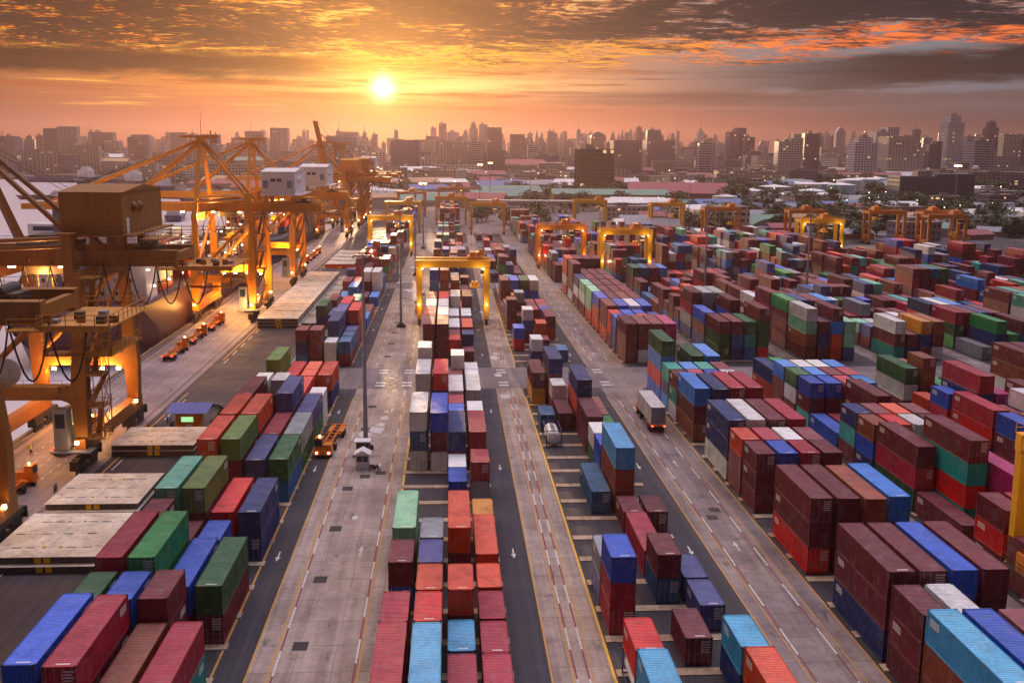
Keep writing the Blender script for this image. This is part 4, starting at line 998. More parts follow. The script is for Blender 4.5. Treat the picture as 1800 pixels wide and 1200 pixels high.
yard_truck('empty orange chassis truck, nearest of the queue on the quay', (-60.3, 232.0, 0), Q, M_yv)
yard_truck('yellowish chassis truck second in the queue on the quay', (-60.3, 250.0, 0), Q, M_yv)
yard_truck('orange chassis truck third in the queue, by the lit crane legs', (-60.0, 268.0, 0), Q, M_yv)
yard_truck('orange truck carrying a pink container under the lit crane', (-56.4, 300.0, 0), Q, M_yv)
yard_truck('red chassis truck first in the far quay queue', (-57.0, 410.0, 0), Q, M_rv)
yard_truck('yellow chassis truck second in the far quay queue', (-57.0, 430.0, 0), Q, M_yv)
yard_truck('orange chassis truck last in the far quay queue', (-57.0, 449.0, 0), Q, M_yv)
yard_truck('truck driving away on the truck road under a white container', (33.9, 173.9, 0), R(180), M_yv)
yard_truck('truck parked by the lamp mast on the right, seen over containers', (99.0, 288.5, 0), R(90), M_whp)
def single_container(label, loc, L, code, doors, rz=0):
    col = srgb(COLS[code][0]); me = CM[L]
    T_ = thing('shipping_container', label, 'container', loc, rz, 'shipping containers on trucks')
    child('side_walls', me['walls'], T_, col); child('roof_panel', me['roof'], T_, col); child('frame', me['frame'], T_, tuple(v*.6 for v in col))
    if doors:
        for s_ in (1, -1): d_ = child('door', me['door'], T_, (.22, .27, .36) if code == 'w' else col, sx=s_); child('lock_rods', me['rods'], d_, None)
    else: child('end_panel', me['end'], T_, col)
single_container('white container with blue-grey doors riding on the truck road truck', (33.9, 160.2, 1.46), 4, 'w', True)
single_container('pink container riding on a truck under the lit crane', (-56.4, 286.6, 1.46), 2, 'm', True)
single_container('pale green container standing on a trailer beneath the brown crane', (-57.9, 152.0, 1.46), 2, 'h', True)

def car(label, loc, rz, paint, big=1.0):
    t = thing('parked_car', label, 'car', loc, rz, 'cars parked in the yard')
    m = MB(); m.box(-.9, .9, -2.2, 2.2, .35, .85)
    m.hexa([(-.85,-1.2,.85),(.85,-1.2,.85),(.85,1.7,.85),(-.85,1.7,.85)], [(-.7,-.5,1.42*big),(.7,-.5,1.42*big),(.7,1.3,1.42*big),(-.7,1.3,1.42*big)]); m.build('body', paint, t)
    m = MB(); m.hexa([(-.87,-1.05,.92),(.87,-1.05,.92),(.87,1.6,.92),(-.87,1.6,.92)], [(-.74,-.52,1.32*big),(.74,-.52,1.32*big),(.74,1.32,1.32*big),(-.74,1.32,1.32*big)]); m.build('windows', M_glass, t)
    for y in (-1.4, 1.4):
        m = MB(); m.tube((-.92, y, .33), (-.7, y, .33), .33, 12); m.tube((.7, y, .33), (.92, y, .33), .33, 12); m.tube((-.7, y, .33), (.7, y, .33), .05, 6); m.build('wheel_pair', M_tyre, t)
M_carw = mat('white car paint', '#e4e2e0', 0.3); M_cars = mat('silver car paint', '#9a9ca4', 0.3, 0.5)
car('white car parked beside the right-hand mast', (104.5, 284.0, 0), R(70), M_carw)
car('small white car on the left lane behind the second mast', (-9.6, 305, 0), 0, M_carw)
car('silver car on the left lane past the yellow gantry leg', (-8.9, 321, 0), 0, M_cars)
for i, (x, y, c_) in enumerate(((60, 765, M_carw), (66, 768, M_cars), (72, 765, M_carw), (79, 766, M_carw))):
    car(f"{['white','silver','white','white'][i]} car {['at the left end of','second along','third along','at the right end of'][i]} the row by the gate", (x, y, 0), R(90), c_)

M_moto = mat('motorbike paint', '#2a2d38', 0.35); M_chr = mat('motorbike chrome', '#b9bcc4', 0.25, 0.9)
def motorbike(label, loc, rz):
    t = thing('motorbike', label, 'motorbike', loc, rz, 'motorbikes parked around the kiosk')
    for y in (-.62, .62):
        m = MB()
        n = 14
        for i in range(n):
            a, b_ = 2*math.pi*i/n, 2*math.pi*(i+1)/n
            m.tube((0, y+.27*math.cos(a), .3+.27*math.sin(a)), (0, y+.27*math.cos(b_), .3+.27*math.sin(b_)), .05, 5, cap=False)
        m.tube((-.04, y, .3), (.04, y, .3), .13, 8); m.build('wheel', M_tyre, t)
    m = MB(); m.beam((0, -.45, .75), (0, .1, .45), .22, .28); m.box(-.15, .15, -.2, .3, .22, .55); m.beam((0, .1, .66), (0, .8, .72), .24, .18); m.tube((0, -.66, .3), (0, -.42, .95), .05, 6); m.build('body', M_moto, t)
    m = MB(); m.tube((-.34, -.38, 1.0), (.34, -.38, 1.0), .03, 6); m.tube((0, -.5, .82), (0, -.6, .82), .1, 8); m.tube((.16, .0, .3), (.18, .75, .36), .05, 6); m.build('chrome', M_chr, t)
    m = MB(); m.beam((0, -.05, .78), (0, .7, .84), .26, .1); m.build('seat', M_tyre, t)
spots = [(-47.1,168.6,20),(-46.2,167.4,12),(-45.6,166.0,-10),(-38.9,166.5,60),(-38.5,168.2,66),(-38.6,170.0,62),(-38.8,171.8,70),(-39.0,173.6,64),(-39.4,175.6,75),(-40.4,177.2,60),(-41.8,178.2,66)]
wd = ['nearest', 'second', 'third', 'fourth', 'fifth', 'sixth', 'seventh', 'farthest']
for i, (x, y, a) in enumerate(spots):
    lab = f"motorbike {['farthest','second','nearest'][i]} of three left of the kiosk" if i < 3 else f"dark motorbike, {wd[i-3]} in the row right of the kiosk"
    motorbike(lab, (x, y, 0.01), R(a))
motorbike('motorbike standing beside the guard booth', (-10.8, 141.6, 0.01), R(80))
motorbike('lone motorbike beside the brown crane wheels', (-52.6, 134.0, 0.01), R(10))

# kiosk, barriers, guard booth
t = thing('kiosk', 'small orange kiosk with faded blue corrugated roof on the quay apron', 'kiosk', (-42.4, 164.5, 0))
m = MB(); m.box(-1.9, 1.9, -1.3, 1.6, 0, 2.9); m.build('walls', mat('kiosk orange', '#d98522', .6, fn=weather(.4, 1, .6)), t)
m = MB()
for i in range(16):
    x0 = -3.4+i*.42; x1 = x0+.42; z = 3.1+(.05 if i % 2 else 0)
    m.hexa([(x0,-2.2,z),(x1,-2.2,z),(x1,2.8,z+.6),(x0,2.8,z+.6)], [(x0,-2.2,z+.06),(x1,-2.2,z+.06),(x1,2.8,z+.66),(x0,2.8,z+.66)])
m.build('roof', mat('kiosk blue roof', '#3a4d9c', .6, fn=weather(.4, 1, .7)), t)
m = MB(); m.box(-1.0, .9, -1.36, -1.30, 1.6, 2.4); m.build('window', mat('lit window', '#9be08a', .4, emit=(.35, .8, .35), es=1.0), t)
m = MB(); m.box(-.2, .7, -1.75, -1.31, .5, 1.2); m.tube((.2, -1.78, .85), (.2, -1.75, .85), .26, 12); m.build('air_conditioner', M_whp, t)
M_blk = mat('barrier black paint', '#1d1b1c', .7); M_bye = mat('barrier yellow paint', '#d9a010', .6)
def barrier(label, loc, n=6):
    m = MB()
    for i in range(n):
        x0 = i*.55
        m.hexa([(x0,-.3,0),(x0+.55,-.3,0),(x0+.55,.3,0),(x0,.3,0)], [(x0,-.12,.9),(x0+.55,-.12,.9),(x0+.55,.12,.9),(x0,.12,.9)], i % 2)
    o = m.build('traffic_barrier', [M_bye, M_blk]); o.location = loc; tagged(o, label, 'barrier', 'striped concrete barriers')
barrier('yellow and black striped barrier in front of the kiosk', (-44.3, 160.6, 0.01), 8)
barrier('short yellow and black striped barrier left of the kiosk', (-49.6, 163.6, 0.01), 4)
t = thing('guard_booth', 'small white guard booth with gabled roof at the mast foot', 'guard booth', (-12.6, 143.0, 0))
m = MB(); m.box(-.95, .95, -.8, .9, 0, 2.3); m.build('walls', M_whp, t)
m = MB(); m.add([(-1.2,-1.1,2.25),(1.2,-1.1,2.25),(1.2,1.2,2.25),(-1.2,1.2,2.25),(0,-1.1,2.9),(0,1.2,2.9)], [(0,1,4),(2,3,5),(1,2,5,4),(3,0,4,5),(0,3,2,1)]); m.build('roof', M_whp, t)
for x in (-.42, .42):
    m = MB(); m.box(x-.36, x+.36, -.84, -.80, 1.15, 2.0); m.build('window', M_glass, t)
t = thing('shelter', 'small flat white shelter just behind the lamp mast base', 'shelter', (-13.1, 149.0, 0))
m = MB(); m.box(-1.2, 1.2, -1, 1, 2.3, 2.45); m.build('roof', M_whp, t)
m = MB(); m.box(-.9, .9, -.7, .8, 0, 2.3); m.build('walls', M_dk, t)

# people
def person(label, loc, rz, top, legs, hat):
    pts = {'pel': (0,0,.95), 'ches': (0,.02,1.3), 'neck': (0,.0,1.5), 'head': (0,-.02,1.62), 'crn': (0,0,1.74), 'lk': (-.11,-.05,.5), 'la': (-.13,.03,.08), 'lt': (-.14,-.14,.03), 'rk': (.12,.03,.5), 'ra': (.14,.10,.08), 'rt': (.15,-.08,.03),
           'ls': (-.2,0,1.42), 'le': (-.29,.02,1.15), 'lh': (-.27,-.12,.92), 'rs': (.2,0,1.42), 're': (.31,-.03,1.17), 'rh': (.24,-.25,1.05)}
    ed = [('pel','ches'),('ches','neck'),('neck','head'),('head','crn'),('pel','lk'),('lk','la'),('la','lt'),('pel','rk'),('rk','ra'),('ra','rt'),('ches','ls'),('ls','le'),('le','lh'),('ches','rs'),('rs','re'),('re','rh')]
    rad = {'pel': .14, 'ches': .16, 'neck': .06, 'head': .095, 'crn': .08, 'lk': .075, 'rk': .075, 'la': .05, 'ra': .05, 'lt': .045, 'rt': .045, 'ls': .07, 'rs': .07, 'le': .05, 're': .05, 'lh': .04, 'rh': .04}
    k = list(pts); me_ = bpy.data.meshes.new('person'); me_.from_pydata([pts[i] for i in k], [(k.index(a), k.index(b)) for a, b in ed], [])
    o = bpy.data.objects.new('person', me_); C.objects.link(o); sk = o.modifiers.new('skin', 'SKIN'); o.modifiers.new('sub', 'SUBSURF').render_levels = 1
    for i, n_ in enumerate(k): me_.skin_vertices[0].data[i].radius = (rad[n_],)*2
    me_.skin_vertices[0].data[0].use_root = True; me_.materials.append(legs); o.location = loc; o.rotation_euler = (0,0,rz)
    tagged(o, label, 'person')
    m_ = MB(); m_.tube((0,.01,.98), (0,.01,1.46), .19, 12, .21); m_.build('vest', top, o)
    m_ = MB(); m_.ball((0,-.01,1.72), .12, .13, .10, 10, 6); m_.build('helmet', hat, o)
M_hiv = mat('hi-vis yellow', '#c8d422', .7); M_trs = mat('dark trousers', '#23262f', .8); M_hat = mat('helmet white', '#e8e4dc', .4)
person('worker in yellow vest and helmet standing near the crane wheels', (-62.2, 150.5, 0.01), R(30), M_hiv, M_trs, M_hat)

# ------------------------------------------------------------------ hatch covers on the quay apron
def hatch_fn(g, b, c):
    p = objc(g); n = g.noise(p, .25, 6, .65); n2 = g.noise(p, 1.3, 7, .7)
    col = g.mix(g.rng(n, .4, .65), srgb('#b9ae9e'), srgb('#dcd4c6'))
    col = g.mix(g.m('MULTIPLY', g.rng(n2, .56, .70), .8), col, srgb('#7c4a34'))
    x, y, z = g.xyz(p)
    st = g.noise(g.vec(x, y, 0.0), .45, 8, .75); col = g.mix(g.m('MULTIPLY', g.rng(st, .50, .66), .55), col, srgb('#5e4c46'))
    pn = g.n('ShaderNodeTexWhiteNoise', noise_dimensions='2D'); g.put(pn.inputs['Vector'], g.vec(g.m('FLOOR', g.m('DIVIDE', x, 3.1)), g.m('FLOOR', g.m('DIVIDE', y, 6.3)), 0.0)); col = g.mix(g.m('MULTIPLY', pn.outputs[0], .28), col, srgb('#8a7a72'))
    gx = g.m('LESS_THAN', g.m('ABSOLUTE', g.m('SUBTRACT', g.m('FRACT', g.m('DIVIDE', y, 6.3)), .5)), .006)
    col = g.mix(g.m('MULTIPLY', gx, .5), col, srgb('#6a4a3c'))
    g.put(b.inputs['Base Color'], col)
M_hatch = mat('hatch cover plate', '#b0a8a4', .65, fn=hatch_fn); M_hside = mat('hatch cover side', '#5b5256', .7, fn=weather(.5, .6, .5, rust=.6)); M_lug = mat('yellow lug', '#d8a81c', .6)
def hatch(label, x0, x1, y0, y1, z0, h=.80, red=False, grp='steel hatch covers on the apron'):
    t = thing('hatch_cover', label, 'hatch cover', ((x0+x1)/2, y0, z0), 0, grp)
    w_ = (x1-x0)/2; L = y1-y0
    m = MB(); m.box(-w_, w_, 0, L, h-.06, h); m.build('top_plate', M_hatch, t)
    m = MB(); m.box(-w_+.15, w_-.15, .15, L-.15, 0, h-.06)
    k = -w_+.8
    while k < w_-.6: m.box(k-.12, k+.12, .02, .15, .05, h-.08); k += 1.3
    m.build('side_frame', M_rv if red else M_hside, t)
    m = MB()
    for fx, fy, c_ in ((-.55,.78,0),(-.3,.78,0),(.35,.78,0),(.62,.78,0),(-.8,.5,0),(-.3,.5,0),(.1,.5,0),(.55,.5,0),(-.6,.2,0),(-.35,.2,0),(.4,.2,0),(.7,.2,0)):
        m.box(fx*w_-.5, fx*w_+.5, fy*L-.1, fy*L+.1, h, h+.03)
    for fy in (.2, .5, .78): m.box(-.8*w_, .7*w_, fy*L-.015, fy*L+.015, h-.002, h+.004)
    m.box(-.02, .02, .2*L, .78*L, h-.003, h+.003)
    m.build('slots', M_hside, t)
    m = MB()
    for fx, fy in ((-.1,.78),(.2,.78),(-.1,.2),(.2,.2)): m.tube((fx*w_, fy*L, h), (fx*w_, fy*L, h+.12), .18, 10)
    for fx in (-.05, .12): m.box(fx*w_-.35, fx*w_+.35, -.03, .02, .1, .7)
    m.build('lug', M_lug, t)
hatch('rusty white hatch cover at the left edge, upper of two', -50.2, -38.4, 107.3, 121.0, 0.84)
hatch('lower hatch cover under the one at the left edge', -49.8, -38.0, 106.6, 120.6, 0.02)
hatch('upper rusty white hatch cover glowing orange beside the crane wheels', -50.3, -38.9, 124.2, 136.4, 0.84)
hatch('lower hatch cover under the orange-lit one', -50.0, -38.7, 123.6, 136.2, 0.02)
hatch('rusty white hatch cover lying just before the orange kiosk', -50.4, -38.2, 149.8, 160.0, 0.84)
hatch('lower hatch cover before the orange kiosk', -50.4, -38.2, 149.6, 160.0, 0.02)
hatch('corner of a hatch cover at the bottom left corner', -49.0, -36.9, 66, 79.5, 0.02)
nm = ['nearest', 'second', 'third', 'fourth', 'fifth', 'sixth', 'seventh', 'farthest']
for i in range(8):
    y = 259.8+12.6*i
    for l in range(3):
        hatch(f"{nm[i]} hatch cover of the long row, {['bottom','middle','top'][l]} layer", -49.0, -38.6+(0.5 if l == 0 else 0), y, y+12.0, .02+l*.84, grp='long row of hatch covers by the leftmost block')
    hatch(f"{nm[i]} hatch cover lying on the ground right of the long row", -37.9, -34.4, y+3, y+14.4, .02, grp='long row of hatch covers by the leftmost block')
for i in range(4): hatch(f"red hatch cover farther along the quay, {nm[i]} of four", -47.5, -36.5, 392+14*i, 404+14*i, .02, 1.6, True)

# ------------------------------------------------------------------ ships
def ship(name, label, x0, x1, y0, y1, zd, hull_m, boot_m, superY=None, load=True, seed=1, bow_far=True, small=False):
    t = thing(name, label, 'ship', ((x0+x1)/2, y0, 0)); w_ = (x1-x0)/2; L = y1-y0
    secs = [(0, .86, .55, 1.0), (.03, .97, .70, 0), (.10, 1, .95, 0), (.2, 1, 1, 0), (.8, 1, 1, 0), (.9, .8, .55, 0), (.96, .5, .2, 0), (1.0, .06, .02, 0)]
    rows_ = []
    for s, top, bot, tr in secs:
        rise = 2.0*max(0, (s-.85)/.15); zb = -2.9 if s > .02 else 1.0
        zs = [zb, (zb+zd)*.45, zd+rise]; ws_ = [bot, (bot+top*1.2)/2.2, top]
        yy = s*L-(3 if tr else 0)
        rows_.append([(-w_*ws_[0], yy+(3 if tr else 0), zs[0]), (-w_*ws_[1], yy+(1 if tr else 0), zs[1]), (-w_*ws_[2], yy, zs[2]), (w_*ws_[2], yy, zs[2]), (w_*ws_[1], yy+(1 if tr else 0), zs[1]), (w_*ws_[0], yy+(3 if tr else 0), zs[0])])
    m = MB(); vs = [p for r_ in rows_ for p in r_]; n = 6; fs = []; 
    m.add(vs, [])
    for i in range(len(rows_)-1):
        for j in range(5):
            a = i*n+j; m.f.append((a, a+n, a+n+1, a+1)); m.mi.append(0 if j != 2 else 0)
    m.f.append(tuple(range(5, -1, -1))); m.mi.append(0); m.f.append(tuple((len(rows_)-1)*n+k for k in range(6))); m.mi.append(0)
    m.build('hull', hull_m, t)
    m = MB(); m.box(-w_*1.005, w_*1.005, .1*L, .8*L, -2.8, -.9); m.build('boot_stripe', boot_m, t)
    m = MB(); rails(m, [(w_*.97, .03*L, zd), (w_*.99, .12*L, zd), (w_*.99, .8*L, zd)], 1.2, .06, 4.0); m.build('deck_rail', M_grp, t)
    if superY is not None:
        y = superY*L; m = MB(); m.box(-w_*.86, w_*.86, y, y+9, zd, zd+12); m.box(-w_*.75, w_*.75, y, y+8, zd+12, zd+15); m.box(-w_*.98, w_*.98, y+4, y+9, zd+15, zd+17.6)
        sp = m.build('superstructure', M_whp, t)
        m = MB()
        for k in range(4):
            for i in range(7): xx = -w_*.7+i*w_*.22; m.box(xx-.35, xx+.35, y-.06, y, zd+1.4+3*k, zd+2.3+3*k)
        m.box(-w_*.9, w_*.9, y+3.93, y+4.0, zd+16, zd+17); m.build('windows', M_glass, sp)
        m = MB(); m.box(-w_*.30, w_*.05, y-7.5, y-2.5, zd, zd+22); m.tube((-w_*.12, y-5, zd+22), (-w_*.12, y-5, zd+24.5), .8, 10); m.build('funnel', mat('funnel grey', '#5e6572', .5), t)
        m = MB(); m.tube((0, y+6, zd+17), (0, y+6, zd+27), .3, 6); m.box(-2, 2, y+5.8, y+6.2, zd+22, zd+22.3); m.build('mast', M_whp, t)
    r_ = random.Random(seed)
    if load:
        yy = (superY*L+13 if superY is not None else .08*L)
        while yy < .84*L-13:
            m = MB(); 
            for zt in (3.0, 6.0, 9.0): m.box(-w_*.96, w_*.96, yy-.35, yy+.0, zd+zt-.15, zd+zt+.1)
            for i in range(9): xx = -w_*.95+i*w_*.2375; m.box(xx-.12, xx+.12, yy-.3, yy+.0, zd, zd+9.3)
            m.build('lashing_bridge', M_dk, t)
            yy += 14.2
    return t
M_hullp = mat('ship purple red hull', '#54303c', .45, fn=weather(.4, .1, .6, rust=.4)); M_boot = mat('ship red boot topping', '#8c2a22', .5)
M_hulln = mat('ship navy hull', '#2a2c44', .45, fn=weather(.3, .1, .6)); M_hullg = mat('ship grey transom', '#4a4650', .5, fn=weather(.3, .2, .7))
s1 = ship('cargo_ship', 'long moored container ship with dull purple hull behind the near cranes', -98.5, -68.6, 226, 400, 9.6, M_hullp, M_boot, superY=.09, seed=4)
s2 = ship('cargo_ship', 'dark navy-hulled ship moored farther along the quay', -96, -68.8, 425, 610, 8.0, M_hulln, M_boot, superY=.80, seed=8)
# deck cargo: one shipload each, too packed to tell apart
def cargo(label, x0, x1, y0, y1, z, seed, hi):
    r_ = random.Random(seed); V_, F_, C_ = [], [], []; y = y0
    while y < y1-12:
        x = x0
        while x < x1-2.4:
            for k in range(r_.choice(hi)):
                col = colour(r_.choice('wwmmosynrkmw'), r_); o_ = len(V_); a, b_, c_, d_ = x, x+2.42, y, y+12.1; e, f_ = z+k*2.6, z+k*2.6+2.58
                V_ += [(a,c_,e),(b_,c_,e),(b_,d_,e),(a,d_,e),(a,c_,f_),(b_,c_,f_),(b_,d_,f_),(a,d_,f_)]
                F_ += [tuple(o_+i for i in q_) for q_ in ((4,5,6,7),(0,1,5,4),(1,2,6,5),(2,3,7,6),(3,0,4,7))]; C_ += [(*col, 1)]*20
            x += 2.5
        y += 14.2
    me_ = bpy.data.meshes.new('deck_containers'); me_.from_pydata(V_, [], F_); me_.materials.append(M_mass)
    ca_ = me_.color_attributes.new('Col', 'FLOAT_COLOR', 'CORNER'); ca_.data.foreach_set('color', [v for c__ in C_ for v in c__]); me_.update()
    o_ = bpy.data.objects.new('deck_containers', me_); C.objects.link(o_); o_['kind'] = 'stuff'; o_['label'] = label; o_['category'] = 'containers'
cargo('containers packed on the deck of the purple ship', -96.5, -70.5, 256, 370, 9.9, 3, (0, 1, 2, 2, 3))
cargo('containers packed on the deck of the navy ship', -94.5, -70.5, 440, 560, 8.3, 5, (0, 1, 2, 2, 3))
for y in (245, 262, 285, 305, 330, 360, 395, 470, 510): light('ship_light', (-84, y, 19.5), 5200, (1, .60, .30))
m = MB()
for k in range(26): m.box(-70.0-(k % 3)*7, -69.5-(k % 3)*7, 240+k*11.0, 240.5+k*11.0, 17.0, 17.35)
for k in range(10): m.box(-70, -69.6, 245+k*13, 245.4+k*13, 12.6, 13.0)
o = m.build('ship_deck_lamps', M_lampw); o['kind'] = 'stuff'; o['label'] = 'small glowing deck lamps above the moored ships'; o['category'] = 'lamps'
def small_ship(label, x, y, L, rz, hull, house, name='cargo_boat', cat='boat'):
    t = thing(name, label, cat, (x, y, -2.6), rz, 'boats moored on the river')
    w_ = L*.11; h = L*.06+1
    m = MB(); m.hexa([(-w_*.7,-L*.46,-.5),(w_*.7,-L*.46,-.5),(w_*.7,L*.36,-.5),(-w_*.7,L*.36,-.5)], [(-w_,-L*.5,h),(w_,-L*.5,h),(w_,L*.38,h),(-w_,L*.38,h)])
    m.add([(-w_*.7,L*.36,-.5),(w_*.7,L*.36,-.5),(0,L*.42,-.5),(-w_,L*.38,h),(w_,L*.38,h),(0,L*.54,h*1.25)], [(0,1,4,3),(1,2,5,4),(2,0,3,5),(3,4,5)]); m.build('hull', hull, t)
    m = MB(); m.box(-w_*.75, w_*.75, -L*.44, -L*.30, h, h+L*.09); m.box(-w_*.5, w_*.5, -L*.42, -L*.34, h+L*.09, h+L*.13); m.build('deckhouse', house, t)
    m = MB()
    for k in range(4): m.box(-w_*.7, w_*.7, -L*.24+k*L*.14, -L*.13+k*L*.14, h, h+L*.02)
    m.tube((0, L*.1, h), (0, L*.1, h+L*.12), .2, 5); m.build('hatch', M_dk, t)
M_hb = mat('barge dark hull', '#2f2a38', .6); M_hr = mat('red hull', '#7a2a2a', .5); M_hbl = mat('blue hull', '#2c3f6e', .5)
bs = [(-640,1380,120,82,M_hr,'long red ship lying by the far bank'),(-500,1360,100,80,M_hbl,'blue ship by the far bank, second from left'),(-400,1240,95,70,M_hb,'dark ship at the far bank bend'),(-760,1440,90,85,M_hb,'dark ship at the far bank, leftmost'),
 (-330,1120,85,64,M_hbl,'blue hulled ship lying nearest the bank bend'),(-360,930,38,90,M_hb,'small dark tug alone in mid river'),(-560,1160,30,60,M_hb,'tiny tug in the upper left of the river'),(-620,830,60,84,M_hb,'nearer dark barge at the left edge'),(-520,800,60,80,M_hb,'second dark barge at left'),(-430,770,55,82,M_hb,'third dark barge beside the grey funnel'),
 (-660,1010,55,85,M_hb,'dark barge at left, farthest of the barges'),(-205,880,60,60,M_hb,'dark boat beyond the orange crane'),(-250,960,45,60,M_hr,'small red boat beyond the orange crane'),(-180,690,50,10,M_hbl,'blue boat behind the crane masts')]
for x, y, L, a, hm, lab in bs: small_ship(lab, x, y, L, R(a), hm, M_whp)

# ------------------------------------------------------------------ trees
M_trunk = mat('tree bark', '#3a2c22', .9)
def leaf_fn(g, b, c):
    oi = g.n('ShaderNodeObjectInfo').outputs['Random']; n = g.noise(pos(g), .35, 4, .6)
    g.put(b.inputs['Base Color'], g.mix(g.rng(n, .4, .62), tuple(v*.55 for v in c), tuple(v*1.35 for v in c)))
M_leaf = [mat('leaf green a', '#3a5230', .8, fn=leaf_fn), mat('leaf green b', '#455a34', .8, fn=leaf_fn), mat('leaf green c', '#32482e', .8, fn=leaf_fn)]
def tree_mesh(seed, h=10.0, spread=6.0):
    r_ = random.Random(seed); cr = MB(); blobs = []
    for i in range(13):
        a = r_.uniform(0, 6.28); d = spread*.62*math.sqrt(r_.random()); blobs.append((d*math.cos(a), d*math.sin(a), h*r_.uniform(.26, .80), spread*r_.uniform(.24, .42)))
    for bx_, by_, bz_, br in blobs:
        for k in range(62):
            th, ph = r_.uniform(0, 6.28), math.acos(r_.uniform(-.8, 1)); rr_ = br*r_.uniform(.7, 1.15)
            p = Vector((bx_+rr_*math.sin(ph)*math.cos(th), by_+rr_*math.sin(ph)*math.sin(th), bz_+rr_*.8*math.cos(ph)))
            s = r_.uniform(.35, .75); u_ = Vector((r_.uniform(-1,1), r_.uniform(-1,1), r_.uniform(-.4,.4))).normalized(); v_ = u_.cross(Vector((r_.uniform(-.5,.5), r_.uniform(-.5,.5), 1))).normalized()
            cr.quad([p-u_*s, p-v_*s*.7, p+u_*s, p+v_*s*.7])
    tr = MB(); tr.tube((0,0,0), (.1,0,h*.5), .34, 7, .2)
    for bx_, by_, bz_, br in blobs[:6]: tr.tube((.1,0,h*r_.uniform(.3,.45)), (bx_*.8, by_*.8, bz_*.9), .15, 5, .05)
    return cr, tr
TM = []
for s in range(4):
    cr, tr = tree_mesh(s+20); TM.append((cr.mesh('crown', M_leaf[s % 3]), tr.mesh('trunk', M_trunk)))
tr_r = random.Random(9); trees = []
def add_tree(label, x, y, sc_):
    i = tr_r.randrange(4); t = thing('leafy_tree', label, 'tree', (x, y, 0), tr_r.uniform(0, 6.28), 'trees among the warehouses')
    t.scale = (sc_*tr_r.uniform(.9, 1.2), sc_*tr_r.uniform(.9, 1.2), sc_)
    for n_, me_ in (('crown', TM[i][0]), ('trunk', TM[i][1])):
        o_ = bpy.data.objects.new(n_, me_); C.objects.link(o_); o_.parent = t
def gnd(px_, py_, z=0):
    d = _f+_r2*((px_-900)/1800)-_u2*((py_-600)/1800); k = (z-CAM_H)/d.z; return k*d.x, k*d.y
# clumps: photo-derived ground spots
clumps = [((905,392),5,'left of the green-roofed shed',1.5),((985,368),7,'behind the white gate',1.7),((960,345),6,'left of the dark glass office',1.9),((1300,345),8,'right of the red roof',2.3),((1350,352),8,'before the storage tanks',1.9),((1370,388),10,'beside the green dome',1.5),((1430,385),8,'below the storage tanks',1.5),((1510,402),8,'right of the gantries',1.6),((1490,425),6,'behind the white gantry lamp',1.3),((1580,372),8,'left of the dark blue building',1.8),((1600,400),6,'under the dark blue building',1.2),((1730,412),9,'at far right by the rightmost gantry',1.6),((1750,385),5,'at the far right roofs',1.4),((1215,318),7,'behind the dark glass office',2.6),((1450,330),7,'behind the tanks',2.4),((1700,325),7,'by the white domed building',2.4),((640,345),5,'at the far end of the quay',1.6),((700,340),6,'near the far reddish gantries',1.6),((850,330),6,'left of the white block',1.6)]
wn = ['first', 'second', 'third', 'fourth', 'fifth', 'sixth', 'seventh', 'eighth', 'ninth', 'tenth']
for (px_, py_), n_, where, sc_ in clumps:
    x0_, y0_ = gnd(px_, py_); xs = sorted(tr_r.uniform(-26, 26)*(y0_/700) for _ in range(int(n_*1.6)))
    for i, dx in enumerate(xs): add_tree(f"dark green tree {where}, {ORD[i+1]} from the left", x0_+dx, y0_+tr_r.uniform(-22, 22), sc_*.8*tr_r.uniform(.75, 1.15))

# ------------------------------------------------------------------ city
def facade(cw, cg, fx=3.4, fz=3.3, gx=.55, gz=.45, lit=.012):
    def fn(g, b, c):
        p = objc(g); x, y, z = g.xyz(p); oi = g.n('ShaderNodeObjectInfo').outputs['Random']
        nrm = g.n('ShaderNodeNewGeometry').outputs['Normal']; nx, ny, nz = g.xyz(nrm)
        hor = g.m('ADD', x, y)
        fx_ = g.m('MULTIPLY', g.rng(g.m('FRACT', g.m('MULTIPLY', oi, 13.7)), 0, 1, .75, 1.5, False), fx)
        u_ = g.m('FRACT', g.m('DIVIDE', hor, fx_)); v_ = g.m('FRACT', g.m('DIVIDE', z, fz))
        win = g.m('MULTIPLY', g.m('LESS_THAN', u_, gx), g.m('LESS_THAN', v_, gz))
        cell = g.n('ShaderNodeTexWhiteNoise'); g.put(cell.inputs['Vector'], g.vec(g.m('FLOOR', g.m('DIVIDE', hor, fx_)), g.m('FLOOR', g.m('DIVIDE', z, fz)), g.m('MULTIPLY', oi, 50)))
        wall = g.mix(g.m('MULTIPLY', g.rng(oi, 0, 1), .55), c, tuple(v*.6 for v in c))
        vert = g.m('ABSOLUTE', nz); win = g.m('MULTIPLY', win, g.m('LESS_THAN', vert, .5))
        col = g.mix(win, wall, srgb(cg)); g.put(b.inputs['Base Color'], col)
        g.put(b.inputs['Roughness'], g.m('SUBTRACT', .8, g.m('MULTIPLY', win, .5)))
        on = g.m('MULTIPLY', win, g.m('GREATER_THAN', cell.outputs[0], 1-lit))
        b.inputs['Emission Color'].default_value = (1, .62, .28, 1); g.put(b.inputs['Emission Strength'], g.m('MULTIPLY', on, 0.9))
    return fn
F_lt = mat('pale tower facade', '#b6aebc', .8, fn=facade('', '#4a4654'))
F_wh = mat('white tower facade', '#cfc9d0', .8, fn=facade('', '#4a4a5c', 4.2, 3.4, .62, .5))
F_dk = mat('dark glass facade', '#5a5c7c', .5, fn=facade('', '#232539', 2.6, 3.6, .7, .7))
F_br = mat('brown facade', '#8a8092', .8, fn=facade('', '#332f3c', 3.6, 3.3, .6, .45))
